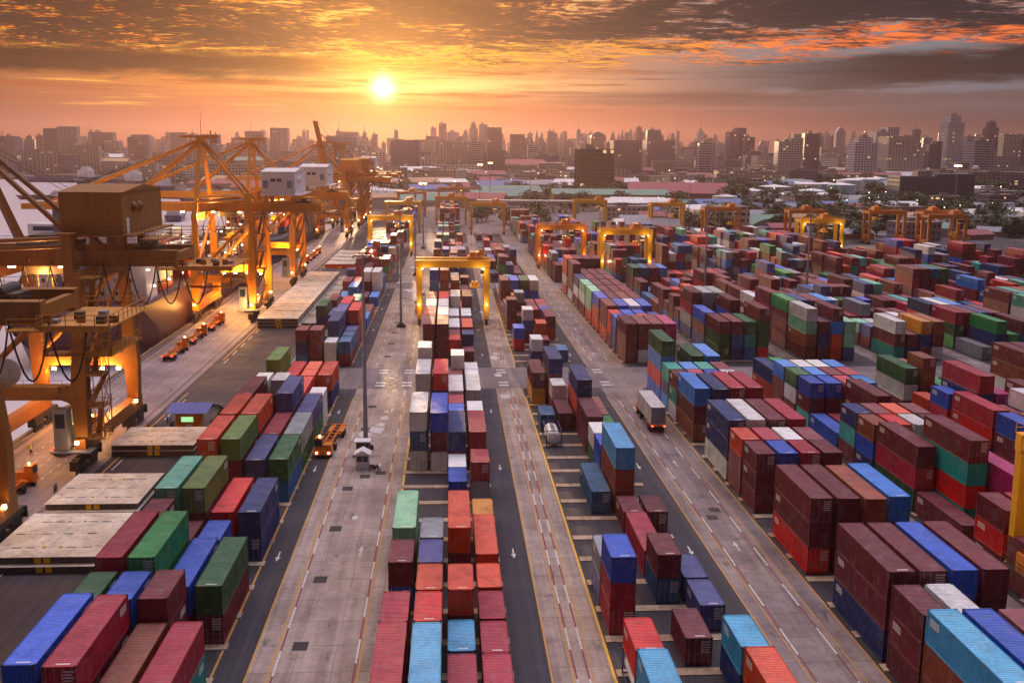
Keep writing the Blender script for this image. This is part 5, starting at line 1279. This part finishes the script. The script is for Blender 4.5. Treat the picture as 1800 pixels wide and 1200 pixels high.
F_st = mat('striped facade', '#bcb6c2', .7, fn=facade('', '#4c4c60', 40.0, 3.6, .97, .5))
F_low = mat('low building facade', '#c4bab2', .8, fn=facade('', '#454048', 4.0, 3.2, .5, .42, .05))
F_bl = mat('blue building facade', '#3f5874', .7, fn=facade('', '#1f3350', 4.5, 3.6, .6, .5, .004))
F_w2 = mat('white office facade', '#cfccca', .7, fn=facade('', '#3c434e', 4.4, 3.5, .66, .5, .02))
F_og = mat('black glass office facade', '#4a4a56', .35, fn=facade('', '#1c1a22', 3.0, 3.8, .86, .8, .01))
M_flat = mat('flat roof', '#7d7674', .9, fn=weather(.3, .05, .6)); M_plant = mat('roof plant', '#8a8482', .8)
FM = {'l': F_lt, 'w': F_wh, 'd': F_dk, 'b': F_br, 's': F_st}
FW = {'l': 'pale', 'w': 'white', 'd': 'dark glass', 'b': 'brown', 's': 'banded'}
ct = random.Random(21)
def tower(label, x, y, w_, dp, h, fm, top='flat', name='tower_block', grp='skyline towers'):
    t = thing(name, label, 'tower', (x, y, 0), R(ct.uniform(-16, 16)), grp); a, b_ = w_/2, dp/2
    m = MB()
    m.box(-a, a, -b_, b_, 0, h)
    if top == 'step': m.box(-a*.62, a*.62, -b_*.7, b_*.7, h, h*1.12)
    elif top == 'round':
        for k in range(5): s_ = math.cos((k+1)*.29); s0 = math.cos(k*.29); m.hexa([(-a*s0,-b_*.9,h+k*h*.03),(a*s0,-b_*.9,h+k*h*.03),(a*s0,b_*.9,h+k*h*.03),(-a*s0,b_*.9,h+k*h*.03)], [(-a*s_,-b_*.9,h+(k+1)*h*.03),(a*s_,-b_*.9,h+(k+1)*h*.03),(a*s_,b_*.9,h+(k+1)*h*.03),(-a*s_,b_*.9,h+(k+1)*h*.03)])
    elif top == 'half': m.box(0, a, -b_, b_, h, h*1.09)
    elif top == 'fins':
        for k in (-.9, -.3, .3, .9): m.box(a*k-a*.1, a*k+a*.1, -b_, b_, h, h*1.05)
    m.build('facade', fm, t)
    m = MB()
    if top == 'spire': m.hexa([(-a*.6,-b_*.6,h),(a*.6,-b_*.6,h),(a*.6,b_*.6,h),(-a*.6,b_*.6,h)], [(-a*.4,-b_*.4,h*1.1),(a*.4,-b_*.4,h*1.1),(a*.4,b_*.4,h*1.1),(-a*.4,b_*.4,h*1.1)]); m.tube((0,0,h*1.1), (0,0,h*1.24), a*.38, 6, .2)
    elif top == 'mast': m.box(-a*.3, a*.3, -b_*.3, b_*.3, h, h+5); m.tube((0,0,h), (0,0,h*1.22), .7, 5)
    else: m.box(-a*.45, -a*.05, -b_*.5, b_*.3, h, h+4.5) if top != 'step' else m.box(-a*.2, a*.3, -b_*.3, b_*.3, h*1.12, h*1.12+4)
    m.build('roof_plant', M_plant, t)
    return t
# (photo x, width, roof y, facade, top, distance)
SKY = [
 (18,24,262,'b','flat',2500),(52,20,240,'b','step',2500),(70,14,238,'b','flat',2600),(85,16,252,'l','flat',2400),(104,14,232,'l','flat',2300),(132,26,268,'b','flat',2300),(160,26,252,'b','step',2400),(185,30,262,'b','flat',2300),(206,22,254,'l','flat',2400),(235,21,241,'d','flat',2100),(250,20,255,'d','flat',2080),(276,16,268,'d','flat',2000),(288,12,254,'l','flat',2300),(298,12,250,'l','flat',2350),(311,12,238,'b','flat',2400),(340,26,278,'w','flat',1900),
 (385,22,262,'b','round',2500),(410,22,258,'b','half',2500),(460,18,266,'l','flat',2600),(492,24,261,'d','flat',1900),(517,14,248,'l','half',2700),(548,10,246,'l','flat',2800),(578,6,238,'l','spire',2900),(600,22,250,'l','step',2600),(629,10,246,'l','round',2700),(640,20,258,'b','flat',2400),(656,12,238,'b','spire',2900),(668,24,262,'l','flat',2200),(700,18,256,'b','flat',2400),(718,16,264,'l','flat',2300),
 (722,24,258,'l','step',2300),(748,20,252,'l','flat',2300),(762,12,224,'l','flat',2900),(778,16,217,'b','flat',2500),(795,22,232,'l','mast',2700),(776,30,247,'s','flat',1900),(806,22,248,'w','flat',2000),(832,18,217,'l','step',2300),(850,18,219,'l','flat',2500),(836,34,248,'s','flat',1800),(868,30,224,'d','fins',2000),(862,24,268,'b','flat',1800),(905,20,243,'b','flat',2600),(925,16,242,'l','half',2500),(938,26,256,'s','flat',1900),(950,22,244,'b','step',2500),
 (973,16,234,'b','mast',2500),(985,14,248,'w','flat',2100),(1000,20,246,'b','round',2500),(1010,20,260,'w','flat',1900),(1051,32,232,'d','round',2200),(1086,22,262,'l','flat',2100),(1108,24,250,'b','half',2400),(1123,20,224,'b','step',2500),(1100,20,272,'w','flat',1900),(1148,28,229,'d','flat',2000),(1160,18,224,'b','spire',2400),(1182,12,237,'l','step',2500),(1196,18,258,'l','flat',2300),(1212,18,262,'w','flat',2200),(1242,34,252,'s','flat',1500),(1243,20,243,'b','half',2400),(1266,16,252,'l','flat',2500),
 (1294,36,225,'d','half',1900),(1316,22,241,'d','flat',1880),(1325,26,266,'d','flat',1700),(1340,16,249,'l','step',2200),(1387,52,243,'w','half',1500),(1426,33,235,'d','flat',1700),(1452,16,254,'b','flat',2400),(1477,20,224,'l','round',2100),(1465,12,240,'b','flat',2150),(1517,52,242,'w','step',1450),(1555,50,224,'w','half',1600),(1592,20,240,'l','flat',2200),(1611,15,228,'d','flat',2300),(1630,18,242,'b','flat',2100),(1642,28,248,'d','half',1700),(1675,40,203,'w','step',1800),(1705,20,240,'b','flat',2200),(1722,50,248,'s','flat',1500),(1743,26,214,'d','step',1900),(1770,28,248,'l','round',2300),(1790,20,262,'b','flat',2300)]
sr_ = random.Random(4)
for q_ in range(250):
    x_ = sr_.uniform(0, 1800) if q_ < 190 else sr_.uniform(690, 1230); SKY.append((x_, sr_.uniform(5, 13), sr_.uniform(228, 266), sr_.choice('llwbsbd'), sr_.choice(('flat','half','step','mast','flat')), sr_.uniform(2300, 3600)))
rk = sorted(range(len(SKY)), key=lambda i: SKY[i][0])
for n_, i in enumerate(rk):
    px_, wpx, ty, f_, tp, d = SKY[i]
    kx_ = (_f+_r2*((px_-900)/1800)-_u2*((ty-600)/1800)); s_ = d/kx_.y; h = CAM_H+kx_.z*s_; sc_ = (s_/1800)
    hh = h/({'step': 1.12, 'spire': 1.24, 'round': 1.15, 'half': 1.09, 'mast': 1.0, 'fins': 1.05, 'flat': 1}[tp])
    sec = ['above the far left bank', 'behind the quay cranes', 'left of the sun', 'below the sun', 'right of the sun', 'left of the dark glass office', 'behind the dark glass office', 'right of the dark glass office', 'above the storage tanks', 'in the right-hand skyline', 'at the right edge'][min(10, int(px_/165))]
    k_ = sum(1 for j in rk[:n_] if min(10, int(SKY[j][0]/165)) == min(10, int(px_/165)))+1
    tower(f"{FW[f_]} tower {sec}, {ORD[k_] if k_ <= 30 else 'number '+str(k_)} from the left", kx_.x*s_, d, wpx*sc_*.82, wpx*sc_*.6, hh, FM[f_], tp)

def gable(mb, x0, x1, y0, y1, z0, rise, axis='x'):
    if axis == 'x':
        ym = (y0+y1)/2; mb.add([(x0,y0,z0),(x1,y0,z0),(x1,y1,z0),(x0,y1,z0),(x0,ym,z0+rise),(x1,ym,z0+rise)], [(0,1,5,4),(2,3,4,5),(1,2,5),(3,0,4),(0,3,2,1)])
    else:
        xm = (x0+x1)/2; mb.add([(x0,y0,z0),(x1,y0,z0),(x1,y1,z0),(x0,y1,z0),(xm,y0,z0+rise),(xm,y1,z0+rise)], [(0,1,4),(2,3,5),(1,2,5,4),(3,0,4,5),(0,3,2,1)])
def bldg(name, label, x, y, w_, dp, h, wall, roof, rise=0, rz=0, cat='building', axis='x', over=.6, grp=None):
    t = thing(name, label, cat, (x, y, 0), rz, grp)
    m = MB(); m.box(-w_/2, w_/2, -dp/2, dp/2, 0, h); m.build('wall', wall, t)
    m = MB()
    if rise: gable(m, -w_/2-over, w_/2+over, -dp/2-over, dp/2+over, h+.02, rise, axis)
    else: m.box(-w_/2-.3, w_/2+.3, -dp/2-.3, dp/2+.3, h, h+.5); m.box(-w_*.2, w_*.05, -dp*.2, dp*.2, h+.5, h+2.6)
    m.build('roof', roof, t); return t
def rib_fn(axis, per):
    def fn(g, b, c):
        p = objc(g); x, y, z = g.xyz(p); v = x if axis == 'x' else y
        s_ = g.m('LESS_THAN', g.m('FRACT', g.m('DIVIDE', v, per)), .3); n = g.noise(p, .08, 5, .6)
        col = g.mix(g.m('MULTIPLY', s_, .35), c, tuple(q_*.6 for q_ in c)); g.put(b.inputs['Base Color'], g.mix(g.m('MULTIPLY', g.rng(n, .4, .65), .45), col, tuple(q_*.5+.02 for q_ in c)))
    return fn
R_red = mat('dark red sheet roof', '#8c2c38', .6, fn=rib_fn('x', 3)); R_grn = mat('green sheet roof', '#5c8a7e', .6, fn=rib_fn('x', 3)); R_gry = mat('grey sheet roof', '#8f8f98', .6, fn=rib_fn('x', 3)); R_wht = mat('white sheet roof', '#e2e0e0', .6, fn=rib_fn('x', 4)); R_blu = mat('blue sheet roof', '#4a67a0', .6, fn=rib_fn('x', 3)); R_tan = mat('tan sheet roof', '#b08c66', .6, fn=rib_fn('x', 3))
W_wh = mat('warehouse wall', '#b9b4b2', .8, fn=weather(.3, .1, .7)); W_ye = mat('yellow warehouse wall', '#b48a4c', .8, fn=weather(.3, .1, .7)); W_pk = mat('pink wall', '#a87a72', .8, fn=weather(.3, .1, .7))
t = tower('black glass office block standing alone right of centre', 176, 1080, 41, 40, 84-38, F_og, 'flat', 'office_block', 'offices')
t.rotation_euler = (0, 0, R(-8)); t.location.x = 151
def at(px_, py_, *a): return gnd(px_, py_)
x, y = gnd(1065, 362); bldg('warehouse', 'long warehouse with pale green roof and yellow wall', x+6, y+22, 96, 40, 9, W_ye, R_grn, 4, R(-3))
x, y = gnd(1200, 362); bldg('warehouse', 'long warehouse with dark red sheet roof', x+5, y+45, 84, 70, 10, W_pk, R_red, 8, R(-12))
x, y = gnd(1120, 378); bldg('warehouse', 'curved white roofed shed before the dark red roof', x, y, 46, 24, 9, W_wh, R_wht, 3, 0)
x, y = gnd(1287, 413); t = bldg('office_building', 'white four-storey office behind the pale orange gantry', x, y+8, 18.5, 16, 15.0, F_w2, M_flat, 0, 0)
x, y = gnd(1370, 408); t = thing('storage_shed', 'green dome-roofed shed right of the white office', 'shed', (x, y+14, 0))
m = MB(); n_ = 12
for k in range(n_):
    a0, a1_ = math.pi*k/n_, math.pi*(k+1)/n_; m.quad([(-17*math.cos(a0), -12, 8*math.sin(a0)), (-17*math.cos(a1_), -12, 8*math.sin(a1_)), (-17*math.cos(a1_), 12, 8*math.sin(a1_)), (-17*math.cos(a0), 12, 8*math.sin(a0))])
m.quad([(-17*math.cos(math.pi*k/n_), -11.9, 8*math.sin(math.pi*k/n_)) for k in range(n_+1)]); m.build('vault_roof', R_grn, t)
x, y = gnd(1645, 366); t = tower('long dark blue office building right of the storage tanks', x, y+14, 62, 30, 26, F_bl, 'half', 'office_block', 'offices'); t.rotation_euler = (0, 0, R(-4))
x, y = gnd(1750, 362); bldg('office_building', 'white office with blue windows near the right edge', x, y+10, 26, 16, 14, F_w2, M_flat, 0, R(-6))
x, y = gnd(1322, 322); bldg('office_building', 'pale green low office behind the trees, centre right', x, y, 46, 24, 17, F_low, M_flat, 0, R(-8))
x, y = gnd(1420, 328); bldg('apartment_row', 'long white four-storey row behind the storage tanks', x, y, 90, 18, 14, F_w2, M_flat, 0, R(-3))
x, y = gnd(1525, 328); bldg('apartment_row', 'second long white row with dark red roof', x, y, 84, 18, 14, F_w2, R_red, 5, R(-3))
x, y = gnd(1712, 330); t = bldg('office_building', 'pale building topped by a small white dome', x, y, 32, 24, 22, F_low, M_flat, 0, 0); m = MB(); m.ball((0,0,24.5), 5, 5, 5, 14, 8); m.build('dome', W_wh, t)
x, y = gnd(893, 336); bldg('office_building', 'small white four-storey block left of the green roof', x, y, 26, 14, 14, F_w2, M_flat, 0, R(6))
x, y = gnd(915, 339); bldg('warehouse', 'grey-roofed shed beside the small white block', x+14, y-20, 50, 26, 6, W_wh, R_gry, 4, R(6))
t = thing('entrance_gate', 'long white canopy of the port gate across the road end', 'gate', (56, 745, 0))
m = MB(); m.box(-36, 38, -6, 6, 7.2, 8.6); m.box(-36.5, 38.5, -6.5, 6.5, 8.6, 8.9); m.build('canopy', W_wh, t)
for k in range(9): m = MB(); m.box(-35+9*k-.6, -35+9*k+.6, -4, 4, 0, 7.2); m.build('pillar', W_wh, t)
for k in range(8): m = MB(); m.box(-31.2+9*k, -29.4+9*k, -2, 2, .02, 2.8); m.build('toll_booth', F_w2, t)
# storage tanks
M_tk = mat('tank pale blue', '#a4d6ea', .5, fn=weather(.25, .06, .75)); M_tkw = mat('tank white', '#ebebee', .5, fn=weather(.25, .06, .8))
TK = [(1330,358,26,8),(1372,352,30,9),(1395,366,34,8),(1440,362,30,9),(1468,366,26,8),(1492,354,24,11),(1430,345,26,9),(1462,345,24,9),(1400,342,26,9),(1530,342,30,12),(1505,345,24,12),(1552,340,20,12),(1285,368,22,7)]
for i, (px_, py_, r_, h) in enumerate(TK):
    x, y = gnd(px_, py_); y += 20; rr_ = r_*y/1800*.98; h *= 1.35
    t = thing('storage_tank', f"{'pale blue' if i % 2 else 'white'} storage tank, {ORD[sorted(TK).index(TK[i])+1]} of the tank farm counting from the left", 'storage tank', (x, y, 0), 0, 'storage tanks in the tank farm')
    m = MB(); m.tube((0,0,0), (0,0,h), rr_, 32); m.build('tank_wall', M_tk if i % 2 else M_tkw, t)
    m = MB(); m.tube((0,0,h), (0,0,h+1.8), rr_*1.01, 32, .6); m.build('cone_roof', M_tkw, t)
    m = MB()
    for k in range(24):
        a0 = 6.283*k/24; m.tube((rr_*math.cos(a0), rr_*math.sin(a0), h), (rr_*math.cos(a0), rr_*math.sin(a0), h+1.1), .08, 4)
    m.tube((rr_+.5, 0, 0), (rr_+.5, 0, h+1), .3, 4); m.build('rim_rail', M_grp, t)
# low sheds just behind the yard, then the low city
lowr = random.Random(33); n_low = 0; placed = []
roofs = [R_wht, R_gry, R_wht, R_gry, R_blu, R_red, R_tan, R_grn]; rname = ['white', 'grey', 'pale', 'light grey', 'blue', 'red', 'tan', 'green']
def free(x, y, s):
    for a, b_, c_ in placed:
        if abs(a-x) < (c_+s)*.5 and abs(b_-y) < (c_+s)*.45: return False
    placed.append((x, y, s)); return True
for a in ((56,745,84),(176,1080,70)): placed.append(a)
for px_, py_, r_ in ((1065,362,130),(1200,362,110),(1287,413,34),(1370,408,40),(1645,366,80),(1750,362,40),(1420,358,150),(1500,350,120)): x, y = gnd(px_, py_); placed.append((x, y+20, r_))
bands = [(520, 700, 16, 34, 5), (700, 900, 22, 46, 7), (900, 1200, 26, 60, 9), (1200, 1600, 30, 70, 13), (1600, 2100, 40, 90, 20)]
sec_n = {}
for bi, (ya, yb, w0, w1, hh) in enumerate(bands):
    tries = 0; cnt = 0; quota = (40, 48, 56, 70, 70)[bi]
    while cnt < quota and tries < 4000:
        tries += 1; y = lowr.uniform(ya, yb); x = lowr.uniform(-.53, .56)*y*.98
        if bi == 0: x = lowr.uniform(60, 400); y = lowr.uniform(528, 700)
        if y < 790 and x < 100: continue
        if x < -60 and y < 900: continue
        if x < -130 and y < 1500 and y < 860-(x+150)*1.75+60: continue
        if x < -500 and y < 1640: continue
        w_ = lowr.uniform(w0, w1)
        if not free(x, y, w_*1.05): continue
        k = lowr.randrange(8); gab = lowr.random() < (.85 if bi < 3 else .35)
        h = lowr.uniform(.6, 1.5)*hh; dp = w_*lowr.uniform(.4, .8)
        pr = project(x, y, h); 
        if not pr or not (-20 < pr[0] < 1820): continue
        sec = min(9, int(pr[0]/180)); sec_n[(sec, bi)] = sec_n.get((sec, bi), 0)+1
        where = ['behind the cranes at far left', 'behind the second crane mast', 'behind the crane booms', 'below the sun', 'left of the port gate', 'near the black glass office', 'behind the red roof', 'near the storage tanks', 'right of the storage tanks', 'at the far right'][sec]
        dist = ['nearest band', 'second band', 'middle band', 'fourth band', 'farthest band'][bi]
        if gab: bldg('shed', f"{rname[k]}-roofed shed {where}, {dist}, number {sec_n[(sec,bi)]}", x, y, w_, dp, h*.8, W_wh if lowr.random() < .7 else W_pk, roofs[k], w_*.08+1, R(lowr.uniform(-25, 25)), 'shed', grp='low sheds behind the port')
        else: bldg('low_building', f"flat-roofed pale building {where}, {dist}, number {sec_n[(sec,bi)]}", x, y, w_, dp*.8, h*1.3, lowr.choice([F_low, F_low, F_w2, F_br]), M_flat, 0, R(lowr.uniform(-25, 25)), 'building', grp='low buildings behind the port')
        cnt += 1; n_low += 1
tn = {}
for i in range(150):
    y = lowr.uniform(535, 1150); x = lowr.uniform(.12, .56)*y
    if y < 640 and x < 130 or y < 790 and x < 96: continue
    if any(abs(a-x) < c_*.42 and abs(b_-y) < c_*.3 for a, b_, c_ in placed): continue
    sec = min(9, int(project(x, y, 5)[0]/180)); di = int((y-535)/206); tn[(sec, di)] = tn.get((sec, di), 0)+1
    add_tree(f"single leafy tree between the sheds, {['far left','left','left of centre','left centre','near the port gate','near the black office','behind the red roof','near the storage tanks','right of the tanks','far right'][sec]}, {['nearest','middle','farther'][min(2, di)]} belt, number {tn[(sec, di)]}", x, y, lowr.uniform(.7, 1.3)*(.9+y/1500))
# the far city that reads as one mass
mm = [MB(), MB()]
for i in range(1500):
    y = lowr.uniform(1500, 4200); x = lowr.uniform(-.56, .58)*y
    if x < -500 and y < 1640: continue
    w_ = lowr.uniform(18, 50); d = w_*lowr.uniform(.5, 1); h = lowr.choice((8, 10, 14, 18, 24, 34, 60))*lowr.uniform(.6, 1.3)
    mm[i % 2].box(x-w_/2, x+w_/2, y-d/2, y+d/2, 0, h)
for i, f_ in enumerate((F_low, F_br)):
    o = mm[i].build('distant_city_blocks', f_); o['kind'] = 'stuff'; o['label'] = ['pale low city blocks filling the far distance', 'brown low city blocks filling the far distance'][i]; o['category'] = 'city'
# far ground cover of trees, and the small lights of the city
g_ = MB()
for i in range(5200):
    y = lowr.uniform(600, 2600); x = lowr.uniform(-.55, .58)*y
    if y < 800 and x < 120: continue
    if x < -60 and y < 1000: continue
    if x < -130 and y < 920-(x+150)*1.75: continue
    if x < -500 and y < 1600: continue
    if y < 640 and x < 265: continue
    s = lowr.uniform(2.5, 6.5); z = lowr.uniform(.5, 6.5); u_ = Vector((lowr.uniform(-1,1), lowr.uniform(-1,1), lowr.uniform(-.5,.5))).normalized(); v_ = u_.cross(Vector((lowr.uniform(-.4,.4), lowr.uniform(-.4,.4), 1))).normalized(); p = Vector((x, y, z))
    for q_ in range(3):
        p2 = p+Vector((lowr.uniform(-4,4), lowr.uniform(-4,4), lowr.uniform(-1,2))); g_.quad([p2-u_*s, p2-v_*s*.6, p2+u_*s, p2+v_*s*.6]); u_, v_ = v_, u_
o = g_.build('distant_greenery', M_leaf[2]); o['kind'] = 'stuff'; o['label'] = 'scattered dark greenery between the distant roofs'; o['category'] = 'greenery'
lt = MB()
for i in range(420):
    y = lowr.uniform(650, 2600); x = lowr.uniform(-.54, .56)*y
    if (y < 800 and x < 110) or (x < -60 and y < 1000) or (x < -130 and y < 980-(x+150)*1.75) or (x < -500 and y < 1600): continue
    s = .00028*y*lowr.uniform(.5, 1.6); lt.ball((x, y, lowr.uniform(6, 16)), s, s, s, 6, 4)
o = lt.build('city_lights', M_lampw); o['kind'] = 'stuff'; o['label'] = 'tiny warm lights scattered over the distant city'; o['category'] = 'lights'

# ------------------------------------------------------------------ haze
hz = MB(); hz.box(-4200, 4200, -300, 4600, -8, 132)
o = hz.build('haze', mat('haze', '#ffffff')); o['kind'] = 'stuff'; o['label'] = 'pale evening haze over the port'; o['category'] = 'haze'
hm = o.data.materials[0]; ht = hm.node_tree; ht.nodes.clear(); hg = NG(ht)
pv = hg.n('ShaderNodeVolumePrincipled'); pv.inputs['Color'].default_value = (.55, .39, .44, 1); pv.inputs['Density'].default_value = 0.00010; pv.inputs['Anisotropy'].default_value = 0.68
ht.links.new(pv.outputs[0], hg.n('ShaderNodeOutputMaterial').inputs['Volume'])
